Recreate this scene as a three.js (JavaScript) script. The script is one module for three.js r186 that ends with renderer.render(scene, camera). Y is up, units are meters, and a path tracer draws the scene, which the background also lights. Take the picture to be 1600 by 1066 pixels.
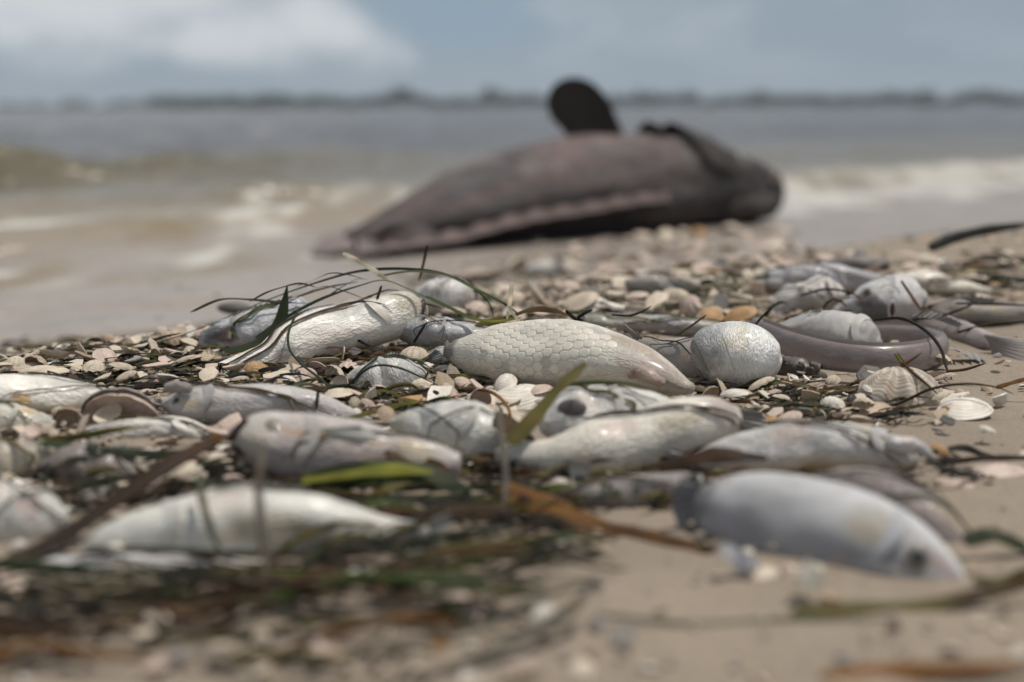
import * as THREE from 'three';
import { mergeGeometries } from 'three/addons/utils/BufferGeometryUtils.js';
import { ImprovedNoise } from 'three/addons/math/ImprovedNoise.js';

// ------------------------------------------------------------------ camera, sky, sun, exposure
const scene = new THREE.Scene();
const F = 2222;                                        // focal length in photo pixels (1600 wide)
const EYE = 0.26;                                      // lens height above the dry sand
const camera = new THREE.PerspectiveCamera(2 * Math.atan(533 / F) * 180 / Math.PI, 1600 / 1066, 0.05, 6000);
camera.position.set(0, EYE, 0);
camera.rotation.order = 'YXZ';
camera.rotation.set(-Math.atan((533 - 170) / F), 0, -0.003);
camera.focus = 1.335; camera.userData.fStop = 2.7;
camera.updateMatrixWorld(true);
scene.add(camera);
const renderer = new THREE.WebGLRenderer();
renderer.toneMapping = THREE.LinearToneMapping;
renderer.toneMappingExposure = 1.0;
renderer.shadowMap.enabled = true;

const perlin = new ImprovedNoise();
const noise = (x, y = 0, z = 0) => perlin.noise(x, y, z);
const fbm = (x, y, z = 0, n = 4) => { let a = 0, k = 0.5; for (let i = 0; i < n; i++) { a += k * noise(x, y, z + i * 7.3); x *= 2.03; y *= 2.03; z *= 2.03; k *= 0.5; } return a; };
const rng = (seed) => () => { seed |= 0; seed = seed + 0x6D2B79F5 | 0; let t = Math.imul(seed ^ seed >>> 15, 1 | seed); t = t + Math.imul(t ^ t >>> 7, 61 | t) ^ t; return ((t ^ t >>> 14) >>> 0) / 4294967296; };
const clamp = (x, a = 0, b = 1) => Math.min(b, Math.max(a, x));
const sstep = (a, b, x) => { const t = clamp((x - a) / (b - a)); return t * t * (3 - 2 * t); };
const lerp = (a, b, t) => a + (b - a) * t;
const mix3 = (a, b, t) => [lerp(a[0], b[0], t), lerp(a[1], b[1], t), lerp(a[2], b[2], t)];
const V = (x, y, z) => new THREE.Vector3(x, y, z);

{ // a hazy, partly clouded sky: cloud banks over blue-grey air
  const w = 2048, h = 1024, d = new Float32Array(w * h * 4);
  for (let j = 0; j < h; j++) for (let i = 0; i < w; i++) {
    const el = ((j + 0.5) / h - 0.5) * 180, az = ((i + 0.5) / w - 0.5) * 360 + 90;   // az 0 = straight ahead (-z)
    const e = Math.max(el, 0);
    let c = mix3([0.305, 0.37, 0.43], [0.23, 0.345, 0.49], sstep(0, 30, e));
    c = mix3(c, [0.36, 0.39, 0.42], 0.85 * sstep(7, 30, e));
    const A = az * Math.PI / 180, E = el * Math.PI / 180, x = Math.cos(E) * Math.sin(A), y = Math.sin(E), z = Math.cos(E) * Math.cos(A);
    const q = 1 / (0.16 + Math.max(y, 0));                                             // clouds foreshorten towards the horizon
    let n = fbm(x * 9 + 3.1, y * 17 + 1.7, z * 9, 6) * 1.5;
    n = lerp(n, fbm(x * q * 1.4 + 2, z * q * 1.4, 5.5, 6) * 1.6, sstep(5, 20, e));
    const bank = 0.20 + 0.22 * noise(x * 2.2 + 4, y * 4, z * 2.2 + 1);
    const left = Math.exp(-(((az + 15.5) / 9) ** 2)) * sstep(0.8, 3.9, e) * (1 - sstep(9, 16, e));    // the cumulus that stands over the left of the bay
    const blue = Math.exp(-(((az + 2.2) / 3.4) ** 2)) * sstep(1.6, 3.4, e) * (1 - sstep(8, 14, e));
    let m = sstep(-0.2, 0.62, n + bank - 0.16 + left * 0.72 + 0.18 * sstep(8, 22, e) - blue * 0.5) * sstep(0.4, 2.6, e) * (1 - 0.75 * sstep(-6, 8, az) * (1 - sstep(60, 90, az)) * (1 - sstep(6, 12, e)));
    c = mix3(c, mix3([0.66, 0.69, 0.72], [0.50, 0.505, 0.51], sstep(6, 20, e)), m * 0.9);
    c = mix3(c, [0.235, 0.365, 0.49], blue * 0.42 * (1 - m));
    const rt = sstep(8, 20, az) * (1 - sstep(30, 60, az)) * sstep(0.8, 3.5, e) * (1 - sstep(8, 16, e));
    c = mix3(c, [0.25, 0.315, 0.385], rt * 0.6);
    const k = (j * w + i) * 4; d[k] = c[0]; d[k + 1] = c[1]; d[k + 2] = c[2]; d[k + 3] = 1;
  }
  const t = new THREE.DataTexture(d, w, h, THREE.RGBAFormat, THREE.FloatType);
  t.mapping = THREE.EquirectangularReflectionMapping; t.magFilter = THREE.LinearFilter; t.minFilter = THREE.LinearFilter; t.needsUpdate = true;
  scene.background = t; scene.environment = t;
}
const sun = new THREE.DirectionalLight(new THREE.Color(1, 0.93, 0.84), 3.25);
sun.position.set(2.3, 6.6, -1.9); sun.target.position.set(0, 0, -1.5);
sun.castShadow = true; sun.shadow.radius = 7; sun.shadow.mapSize.set(2048, 2048);
Object.assign(sun.shadow.camera, { left: -6, right: 6, top: 6, bottom: -6, near: 0.1, far: 30 });
scene.add(sun, sun.target);

// ------------------------------------------------------------------ pixels of the photograph to places in the world
const ray = (px, py) => V((px - 800) / F, -(py - 533) / F, -1).applyQuaternion(camera.quaternion);
const at = (px, py, D) => { const r = ray(px, py); return r.multiplyScalar(D / -r.z).add(camera.position); };
const pixel = (p) => { const q = p.clone().sub(camera.position).applyQuaternion(camera.quaternion.clone().invert()); return [800 + F * q.x / -q.z, 533 - F * q.y / -q.z]; };
const shoreS = (x, D) => 0.7071 * (D - 2.05 - x);            // metres seaward of the crest of the shell bank
const shoreT = (x, D) => 0.7071 * (D - 2.05 + x);            // metres along it
const SEA = -0.155;
function G(x, z) {                                                  // height of the beach
  const D = -z, s = shoreS(x, D);
  let y = -0.13 * sstep(-0.15, 0.85, s) - 0.03 * sstep(0.9, 1.9, s) - 0.04 * Math.max(0, s - 1.8);
  y += 0.014 * Math.exp(-(((s + 0.28) / 0.25) ** 2));
  const dry = 1 - sstep(0.2, 0.9, s);
  y += dry * (0.0045 * noise(x * 5, D * 5, 0.5) + 0.0035 * noise(x * 19, D * 19, 3.5) + 0.0012 * noise(x * 60, D * 60, 1.5));
  return Math.max(y, -2);
}
function hit(px, py, lift = 0) {                                    // where the ray through a pixel meets the beach
  const r = ray(px, py); r.multiplyScalar(1 / -r.z);
  let lo = 0.3, hi = 0.3;
  for (; hi < 60; hi += 0.03) { const p = camera.position.clone().addScaledVector(r, hi); if (p.y < G(p.x, p.z) + lift) break; lo = hi; }
  for (let i = 0; i < 20; i++) { const m = (lo + hi) / 2, p = camera.position.clone().addScaledVector(r, m); if (p.y < G(p.x, p.z) + lift) hi = m; else lo = m; }
  return camera.position.clone().addScaledVector(r, hi);
}

scene.fog = new THREE.FogExp2(new THREE.Color(0.52, 0.57, 0.62), 0.0003);
// ------------------------------------------------------------------ names, labels
const used = {};
const numbered = (n) => { const k = used[n] = (used[n] ?? -1) + 1; return k ? `${n}_${String(k).padStart(3, '0')}` : n; };
const shade = (o) => { o.castShadow = true; o.receiveShadow = true; return o; };
function tag(o, label, category, group) { o.userData.label = label; o.userData.category = category; if (group) o.userData.group = group; return o; }
function thing(name, label, category, base, group) { const g = new THREE.Group(); g.name = numbered(name); g.position.copy(base); scene.add(g); return tag(g, label, category, group); }
function part(name, geo, mat, parent) {                             // geometry comes in world axes and is moved to its thing's base
  let o = parent, off = V(0, 0, 0); while (o && o !== scene) { off.add(o.position); o = o.parent; }
  geo.translate(-off.x, -off.y, -off.z);
  const m = shade(new THREE.Mesh(geo, mat)); m.name = name; parent.add(m); return m;
}
function struct(name, geo, mat) { const m = shade(new THREE.Mesh(geo, mat)); m.name = name; m.userData.kind = 'structure'; scene.add(m); return m; }
const landmarks = [];                                               // [pixel x, pixel y, half width, half height, what it is called]
const pending = [];                                                 // scattered things: their label is finished once all are known

// ------------------------------------------------------------------ textures
function tex(w, h, f, srgb, rep = [1, 1]) {
  const d = new Uint8Array(w * h * 4);
  for (let j = 0; j < h; j++) for (let i = 0; i < w; i++) {
    const v = f(i / w, j / h, i, j), k = (j * w + i) * 4;
    const c = Array.isArray(v) ? v : [v, v, v];
    for (let q = 0; q < 3; q++) { let x = clamp(c[q]); if (srgb) x = x <= 0.0031308 ? 12.92 * x : 1.055 * x ** (1 / 2.4) - 0.055; d[k + q] = Math.round(x * 255); }
    d[k + 3] = 255;
  }
  const t = new THREE.DataTexture(d, w, h); t.wrapS = t.wrapT = THREE.RepeatWrapping; t.magFilter = THREE.LinearFilter; t.minFilter = THREE.LinearMipmapLinearFilter; t.generateMipmaps = true;
  if (srgb) t.colorSpace = THREE.SRGBColorSpace; t.repeat.set(...rep); t.needsUpdate = true; return t;
}
// noise that tiles over the unit square: blends four shifted copies
const tile = (f) => (u, v) => { const a = sstep(0, 1, u), b = sstep(0, 1, v); return (1 - a) * (1 - b) * f(u, v) + a * (1 - b) * f(u - 1, v) + (1 - a) * b * f(u, v - 1) + a * b * f(u - 1, v - 1); };
const R0 = rng(11);
const grain = Array.from({ length: 512 * 512 }, () => R0());
const T = {};
{
  const big = tile((u, v) => fbm(u * 6, v * 6, 2.2, 5)), mid = tile((u, v) => fbm(u * 26, v * 26, 4.1, 3));
  T.sandColor = tex(512, 512, (u, v, i, j) => {
    const g = grain[j * 512 + i], g2 = grain[(j >> 1) * 512 + (i >> 1)], k = 0.80 + 0.16 * big(u, v) + 0.12 * mid(u, v) + 0.16 * (g - 0.5) + 0.14 * (g2 - 0.5);
    const dark = g2 > 0.965 ? 0.55 : g2 < 0.03 ? 1.22 : 1;
    return [0.97 * k * dark, 0.95 * k * dark, 0.92 * k * dark];
  }, true, [1 / 0.25, 1 / 0.25]);
  T.sandBump = tex(512, 512, (u, v, i, j) => 0.5 + 0.55 * mid(u, v) + 0.22 * (grain[(j >> 1) * 512 + (i >> 1)] - 0.5) + 0.14 * (grain[j * 512 + i] - 0.5), false, [1 / 0.25, 1 / 0.25]);
  const sk = tile((u, v) => fbm(u * 14, v * 30, 1.2, 5)), sk2 = tile((u, v) => fbm(u * 5, v * 5, 8.2, 4));
  // small overlapping scales, 24 x 24 to the tile
  const scaleH = (u, v) => { const n = 24, x = u * n; const row = Math.floor(x); let best = 0; for (let r = row - 1; r <= row + 1; r++) { const y = v * n + (r & 1) * 0.5; const cy = Math.floor(y) + 0.5, dx = x - r, dy = y - cy; const q = dx * dx * 0.55 + dy * dy * 3.4; if (dx > -0.2) best = Math.max(best, (1 - q) * 0.6 + 0.25 * (1 - dx * 0.6)); } return best; };
  T.scaleBump = tex(512, 512, (u, v, i, j) => clamp(0.6 * scaleH(u, v) + 0.5 * sk(u, v) + 0.12 * (grain[(j >> 1) * 512 + (i >> 1)] - 0.5) + 0.2), false, [1 / 0.03, 1 / 0.03]);
  T.skinBump = tex(512, 512, (u, v) => 0.5 + 0.6 * sk(u, v) + 0.4 * sk2(u, v), false, [1 / 0.06, 1 / 0.06]);
  T.skinColor = tex(512, 512, (u, v, i, j) => { const k = 0.86 + 0.30 * sk2(u, v) + 0.22 * sk(u, v) + 0.05 * (grain[j * 512 + i] - 0.5); return [k, k * 0.995, k * 0.985]; }, true, [1 / 0.08, 1 / 0.08]);
  T.skinRough = tex(256, 256, (u, v) => 0.46 + 1.3 * sk(u, v) + 0.7 * sk2(u, v), false, [1 / 0.05, 1 / 0.05]);
  T.silver = tex(512, 512, (u, v, i, j) => { const g = grain[(j >> 2) * 512 + (i >> 2)], k = 0.80 + 0.14 * sk2(u, v) + 0.30 * (g - 0.5) * (0.5 + sk(u, v)) + 0.20 * (scaleH(u, v) - 0.6); return [k, k, k * 1.01]; }, true, [1 / 0.048, 1 / 0.048]);
  const stk = tile((u, v) => fbm(u * 46, v * 13, 7.7, 4));
  T.streak = tex(512, 512, (u, v, i, j) => { const k = 0.84 + 0.6 * stk(u, v) + 0.16 * (grain[(j >> 1) * 512 + (i >> 1)] - 0.5) + 0.2 * sk2(u, v); return [k, k, k]; }, true, [1 / 0.05, 1 / 0.05]);
  T.streakBump = tex(512, 512, (u, v, i, j) => clamp(0.5 + 1.0 * stk(u, v) + 0.1 * (grain[j * 512 + i] - 0.5)), false, [1 / 0.05, 1 / 0.05]);
  T.silverRough = tex(256, 256, (u, v, i, j) => 0.42 + 0.35 * grain[(j >> 1) * 512 + (i >> 1)] + 0.2 * sk2(u, v), false, [1 / 0.024, 1 / 0.024]);
  const st = tile((u, v) => fbm(u * 3, v * 40, 3.3, 4));
  const bl = tile((u, v) => fbm(u * 9, v * 3, 6.3, 4));
  T.weed = tex(512, 256, (u, v) => { const k = 0.8 + 0.5 * st(u, v), b = sstep(-0.05, 0.35, bl(u, v)); return [k * lerp(1, 1.5, b * 0.6), k * lerp(1, 0.85, b * 0.6), k * lerp(1, 0.7, b * 0.6)]; }, true);
  T.weedBump = tex(256, 128, (u, v) => 0.5 + 0.8 * st(u, v), false);
  T.shell = tex(256, 256, (u, v) => { const b = Math.sin(v * 60 + 6 * noise(u * 4, v * 3)) * 0.5 + 0.5, k = 0.84 + 0.10 * b + 0.28 * fbm(u * 9, v * 9, 5, 4); const p = sstep(0.05, 0.4, fbm(u * 4 + 9, v * 4, 2, 3)); return [k, k * lerp(1, 0.90, p), k * lerp(1, 0.84, p)]; }, true);
  T.shellBump = tex(256, 256, (u, v) => 0.5 + 0.25 * Math.sin(v * 90 + 4 * noise(u * 4, v * 3)) + 0.5 * fbm(u * 20, v * 20, 5, 3), false);
  const wv = tile((u, v) => fbm(u * 7, v * 7, 1, 5));
  T.water = tex(512, 512, (u, v) => 0.5 + 0.8 * wv(u, v), false, [1, 1]);
  const gm = tile((u, v) => fbm(u * 7, v * 7, 9.4, 5)), gl = tile((u, v) => fbm(u * 2.5, v * 2.5, 3.4, 4));
  T.hide = tex(512, 512, (u, v) => { const k = 0.82 + 0.7 * gm(u, v) + 0.5 * gl(u, v); const p = sstep(-0.1, 0.3, gl(u + 0.3, v)); return [k * lerp(1, 1.06, p), k, k * lerp(1, 0.99, p)]; }, true, [1 / 0.55, 1 / 0.55]);
  T.hideBump = tex(512, 512, (u, v) => 0.5 + 0.6 * gm(u, v) + 0.3 * (scaleH(u * 2, v * 2) - 0.5), false, [1 / 0.3, 1 / 0.3]);
}
const M = {};
const std = (o) => new THREE.MeshStandardMaterial({ vertexColors: true, side: THREE.DoubleSide, ...o });
const phys = (o) => new THREE.MeshPhysicalMaterial({ vertexColors: true, side: THREE.DoubleSide, ...o });
M.sand = std({ map: T.sandColor, bumpMap: T.sandBump, bumpScale: 0.0022, roughness: 0.93 });
M.sea = phys({ bumpMap: T.water, bumpScale: 0.13, roughness: 0.27, ior: 1.33 });
M.skin = phys({ map: T.skinColor, bumpMap: T.skinBump, bumpScale: 0.0022, roughness: 1, roughnessMap: T.skinRough, clearcoat: 0.17, clearcoatRoughness: 0.18, specularIntensity: 0.9 });
M.scaly = phys({ map: T.silver, bumpMap: T.scaleBump, bumpScale: 0.0007, roughness: 1, roughnessMap: T.silverRough, metalness: 0.18, clearcoat: 0.06, clearcoatRoughness: 0.3 });
M.finray = phys({ roughness: 0.5, map: T.skinColor, transmission: 0.25, thickness: 0 });
M.slick = phys({ map: T.skinColor, bumpMap: T.skinBump, bumpScale: 0.0005, roughness: 0.42, clearcoat: 0.5, clearcoatRoughness: 0.18 });
M.bright = phys({ map: T.streak, bumpMap: T.streakBump, bumpScale: 0.0012, roughness: 1, roughnessMap: T.silverRough, metalness: 0.3, clearcoat: 0.15, clearcoatRoughness: 0.2 });
M.plate = phys({ roughness: 0.5, clearcoat: 0.1, clearcoatRoughness: 0.3, map: T.skinColor });
M.dark = phys({ roughness: 0.3, clearcoat: 0.5, vertexColors: false, color: new THREE.Color(0.02, 0.018, 0.017) });
M.iris = phys({ roughness: 0.4, clearcoat: 0.3, vertexColors: false, color: new THREE.Color(0.20, 0.18, 0.15) });
M.mouth = phys({ roughness: 0.45, vertexColors: false, color: new THREE.Color(0.05, 0.022, 0.018) });
M.hide = phys({ map: T.hide, bumpMap: T.hideBump, bumpScale: 0.014, roughness: 0.62, clearcoat: 0.06, clearcoatRoughness: 0.4, specularIntensity: 0.6 });
M.weed = phys({ map: T.weed, bumpMap: T.weedBump, bumpScale: 0.0005, roughness: 0.6, specularIntensity: 0.28, transmission: 0.22, thickness: 0 });
M.shell = std({ map: T.shell, bumpMap: T.shellBump, bumpScale: 0.0004, roughness: 0.55 });
M.far = std({ roughness: 1 });

// ------------------------------------------------------------------ the setting: beach, sea, far shore
function grid(nu, nv, f) {                                          // f(i, j) -> {p, c, uv}
  const pos = new Float32Array((nu + 1) * (nv + 1) * 3), col = new Float32Array(pos.length), uv = new Float32Array((nu + 1) * (nv + 1) * 2), idx = [];
  for (let i = 0; i <= nu; i++) for (let j = 0; j <= nv; j++) {
    const k = i * (nv + 1) + j, o = f(i, j);
    pos.set([o.p.x, o.p.y, o.p.z], k * 3); col.set(o.c, k * 3); uv.set(o.uv, k * 2);
    if (i < nu && j < nv) idx.push(k, k + nv + 1, k + 1, k + 1, k + nv + 1, k + nv + 2);
  }
  const g = new THREE.BufferGeometry();
  g.setAttribute('position', new THREE.BufferAttribute(pos, 3)); g.setAttribute('color', new THREE.BufferAttribute(col, 3)); g.setAttribute('uv', new THREE.BufferAttribute(uv, 2));
  g.setIndex(idx); g.computeVertexNormals(); return g;
}
const DRY = [0.335, 0.28, 0.222], WET = [0.25, 0.215, 0.185];
{
  const N = 520;
  const sx = (u) => 0.42 * Math.sinh(9.2 * u), sd = (u) => 1.1 + 0.42 * Math.sinh(9.0 * u);
  const g = grid(N, N, (i, j) => {
    const x = sx(2 * i / N - 1), D = sd(lerp(-0.27, 1, j / N)), y = G(x, -D), s = shoreS(x, D);
    const wet = sstep(0.15, 0.75, s + 0.15 * noise(x * 3, D * 3, 9)), n = fbm(x * 7, D * 7, 2, 4), n2 = sstep(0.05, 0.3, fbm(x * 2.4 + 5, D * 2.4, 4, 4));
    let c = mix3(DRY, WET, wet); const k = 1 + 0.30 * n; c = [c[0] * k, c[1] * k, c[2] * k];
    c = mix3(c, [0.27, 0.225, 0.18], 0.4 * n2 * (1 - wet));
    return { p: V(x, y, -D), c, uv: [x, D] };
  });
  struct('beach_sand', g, M.sand);
}
function waves(s, t) {
  let y = 0;
  const peak = (c, sh, se, a) => { const d = s - c; y += a * Math.exp(-((d / (d < 0 ? sh : se)) ** 2)); };
  const wob = 0.25 * noise(t * 0.9, 2.2), wob2 = 0.3 * noise(t * 0.7, 5.2);
  peak(6 + wob, 0.42, 0.9, 0.29 * (1 - sstep(3.0, 4.7, t)) * (0.62 + 0.75 * noise(t * 0.9, 7)));
  peak(7.0 + wob2, 0.4, 1.0, 0.13 * sstep(3.8, 4.6, t) * (1 - sstep(5.2, 6.4, t)));
  peak(4.1 + wob2, 0.2, 0.5, 0.08 * (1 - sstep(3.5, 6, t)) * (0.7 + 0.8 * noise(t * 1.7, 3)));
  peak(2.75 + wob, 0.16, 0.4, 0.06 * (1 - sstep(1.5, 4, t)) + 0.085 * sstep(2.8, 3.8, t) * (0.8 + 0.5 * noise(t * 1.3, 1)));
  peak(10.5 + wob2 * 2, 0.6, 1.4, 0.10 * sstep(-2, 2, t)); peak(14 + wob * 3, 0.7, 1.6, 0.10); peak(19 + wob2 * 4, 0.9, 2, 0.12); peak(26 + wob * 5, 1, 2.4, 0.12);
  const a = sstep(1.5, 5, s);
  y += a * (0.045 * noise(s * 1.3, t * 0.7, 1) + 0.026 * noise(s * 3.1, t * 1.9, 4) + 0.008 * noise(s * 8, t * 6, 2));
  y += sstep(1.5, 2.2, s) * (0.013 * noise(s * 4, t * 3, 6) + 0.007 * noise(s * 9, t * 8, 2) + 0.02 * Math.max(0, noise(s * 2.2 + 4, t * 1.6, 9)));
  return y;
}
{
  const NS = 560, NT = 800;
  const g = grid(NS, NT, (i, j) => {
    const u = i / NS, tt = 1.6 * Math.sinh(8.3 * (2 * j / NT - 1)) + 2.4;
    const edge = 0.74 + 0.22 * noise(tt * 0.9, 3.3) + 0.07 * noise(tt * 3.1, 1.3);
    const s = edge + 0.9 * Math.sinh(8.7 * u) / 1.0 * (1 + 0 * u), ds = s - edge;
    const D = 2.05 + 0.7071 * (s + tt), x = 0.7071 * (tt - s);
    const gy = G(x, -D), w = waves(s, tt), film = gy + 0.0004 + 0.0022 * sstep(0, 0.25, ds);
    const y = Math.max(film, SEA + w);
    const depth = SEA + w - gy;
    // silt-laden water: tan where it churns near the beach, grey-green in the lit wave backs, darker out in the bay
    let c = mix3([0.30, 0.26, 0.225], [0.26, 0.215, 0.15], sstep(0, 0.12, depth));
    c = mix3(c, [0.155, 0.145, 0.125], sstep(3.4, 4.6, s)); c = mix3(c, [0.11, 0.09, 0.045], 0.9 * Math.exp(-(((s - 6) / 0.8) ** 2)) * (1 - 0.85 * sstep(3.2, 5.2, tt))); c = mix3(c, [0.115, 0.118, 0.128], sstep(6.8, 10, s));
    const blot = fbm(x * 3.2, D * 0.9, 1.7, 5), blot2 = fbm(x * 6.5 + 3, D * 1.7, 4.7, 4);
    c = mix3(c, [0.215, 0.165, 0.095], 0.9 * sstep(-0.02, 0.22, fbm(x * 2.2 + 8, D * 0.8, 6.7, 4)) * sstep(1.5, 1.8, s) * (1 - sstep(3.2, 4.2, s)));
    let f = sstep(0.02, 0.34, blot + 0.8 * blot2) * sstep(1.55, 1.85, s) * (1 - sstep(3.4, 4.4, s)) * 0.85;
    f = Math.max(f, 0.12 * sstep(4.3, 4.9, s) * (1 - sstep(5.2, 5.7, s)) * sstep(-0.05, 0.25, blot + 0.4 * blot2) * (1 - sstep(4.4, 7, tt)));
    f = Math.max(f, 0.68 * sstep(1.7, 2.15, s) * (1 - sstep(2.75, 3.3, s)) * sstep(2.8, 3.7, tt) * sstep(-0.34, 0.06, blot + 0.7 * blot2));
    f = Math.max(f, 0.22 * sstep(10, 13, s) * (1 - sstep(30, 60, s)) * sstep(0.2, 0.4, fbm(x * 1.1, D * 0.3, 8, 5)));
    c = mix3(c, [0.62, 0.595, 0.54], f);
    return { p: V(x, y, -D), c, uv: [s / 1.6, tt / 2.6] };
  });
  const idx = g.getIndex().array; for (let k = 0; k < idx.length; k += 3) { const q = idx[k]; idx[k] = idx[k + 1]; idx[k + 1] = q; }
  g.computeVertexNormals();
  struct('sea_water', g, M.sea);
}
function treeGeo(seed, n = 90) {                                    // a far crown of leaf clumps over a short bole
  const r = rng(seed), pos = [], col = [];
  const lobes = Array.from({ length: 7 }, () => [(r() - 0.5) * 0.9, 0.35 + r() * 0.5, (r() - 0.5) * 0.9, 0.22 + r() * 0.2]);
  for (let i = 0; i < n; i++) {
    const l = lobes[i % 7], a = r() * 6.283, b = Math.acos(2 * r() - 1), q = l[3] * (0.6 + 0.4 * r());
    const c = V(l[0] + q * Math.sin(b) * Math.cos(a), l[1] + q * Math.cos(b) * 0.8, l[2] + q * Math.sin(b) * Math.sin(a)), k = 0.7 + 0.6 * r();
    for (let t = 0; t < 2; t++) {
      const d = () => V(r() - 0.5, r() - 0.5, r() - 0.5).normalize().multiplyScalar(0.13);
      for (let m = 0; m < 3; m++) { const p = c.clone().add(d()); pos.push(p.x, p.y, p.z); col.push(0.045 * k, 0.062 * k, 0.04 * k); }
    }
  }
  const g = new THREE.BufferGeometry(); g.setAttribute('position', new THREE.Float32BufferAttribute(pos, 3)); g.setAttribute('color', new THREE.Float32BufferAttribute(col, 3)); g.computeVertexNormals();
  return g;
}
function tint(g, c) { const n = g.attributes.position.count, a = new Float32Array(n * 3); for (let i = 0; i < n; i++) a.set(c, i * 3); g.setAttribute('color', new THREE.BufferAttribute(a, 3)); return g; }
{
  const r = rng(5);
  // low land across the bay: nearer from a point at left to the right edge, and a second shore farther out behind it
  const land = (x0, x1, D, h, name) => struct(name, grid(120, 6, (i, j) => {
    const u = i / 120, v = j / 6, x = lerp(x0, x1, u), end = sstep(0, 0.02, u);
    return { p: V(x, SEA - 0.3 + (h * end * Math.sin(v * 1.5) * (0.8 + 0.5 * noise(x * 0.02, 3))), -D - v * 60), c: [0.075, 0.08, 0.065], uv: [x, v] };
  }), M.far);
  land(-232, 520, 880, 1.6, 'far_shore'); land(-1300, 0, 1500, 2.2, 'far_shore_001');
  const wood = (n, x0, x1, D, dep, hh, name) => {
    const o = shade(new THREE.InstancedMesh(treeGeo(21, 70), M.far, n)), m = new THREE.Matrix4(); o.name = name; o.userData.kind = 'stuff';
    for (let i = 0; i < n; i++) { const x = lerp(x0, x1, r()), h = hh * (0.45 + 0.6 * r() + 0.9 * noise(x * 0.035, 1)); m.compose(V(x, SEA + 0.4, -D - r() * dep), new THREE.Quaternion().setFromAxisAngle(V(0, 1, 0), r() * 6.28), V(h * 1.5, h, h * 1.5)); o.setMatrixAt(i, m); }
    scene.add(o);
  };
  wood(900, -226, 480, 900, 50, 8.5, 'far_wood'); wood(520, -1200, -250, 1520, 60, 8.5, 'far_wood_001');
  const TALL = [[630, 135, 40, 'tallest lone tree on the far shore, to the left of the big fish'], [772, 136, 46, 'broad tall tree on the far shore, nearest to the raised fin of the big fish'], [418, 144, 34, 'low round tree on the far shore above the breaking wave'],
    [1012, 138, 44, 'tall tree on the far shore, first to the right of the raised fin'], [1075, 141, 36, 'tall tree on the far shore above the head of the big fish'], [1190, 142, 36, 'round tree on the far shore, just beyond the mouth of the big fish'], [1450, 142, 50, 'wide tree on the far shore above the foaming water at right']];
  TALL.forEach(([px, py, w, label], i) => {
    const D = 890, top = at(px, py, D), b = V(top.x, SEA + 0.6, -D), h = top.y - b.y, W = w * D / F;
    const t = thing('distant_tree', label, 'tree', b, 'tall trees on the far shore');
    const c = treeGeo(40 + i, 130); c.scale(W * 0.75, h * 0.95, W * 0.6); c.translate(b.x, b.y + h * 0.02, b.z); part('crown', c, M.far, t);
    const k = tint(new THREE.CylinderGeometry(0.16, 0.3, h * 0.7, 7), [0.07, 0.055, 0.04]); k.translate(b.x, b.y + h * 0.35, b.z); part('trunk', k, M.far, t);
  });
}

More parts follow.
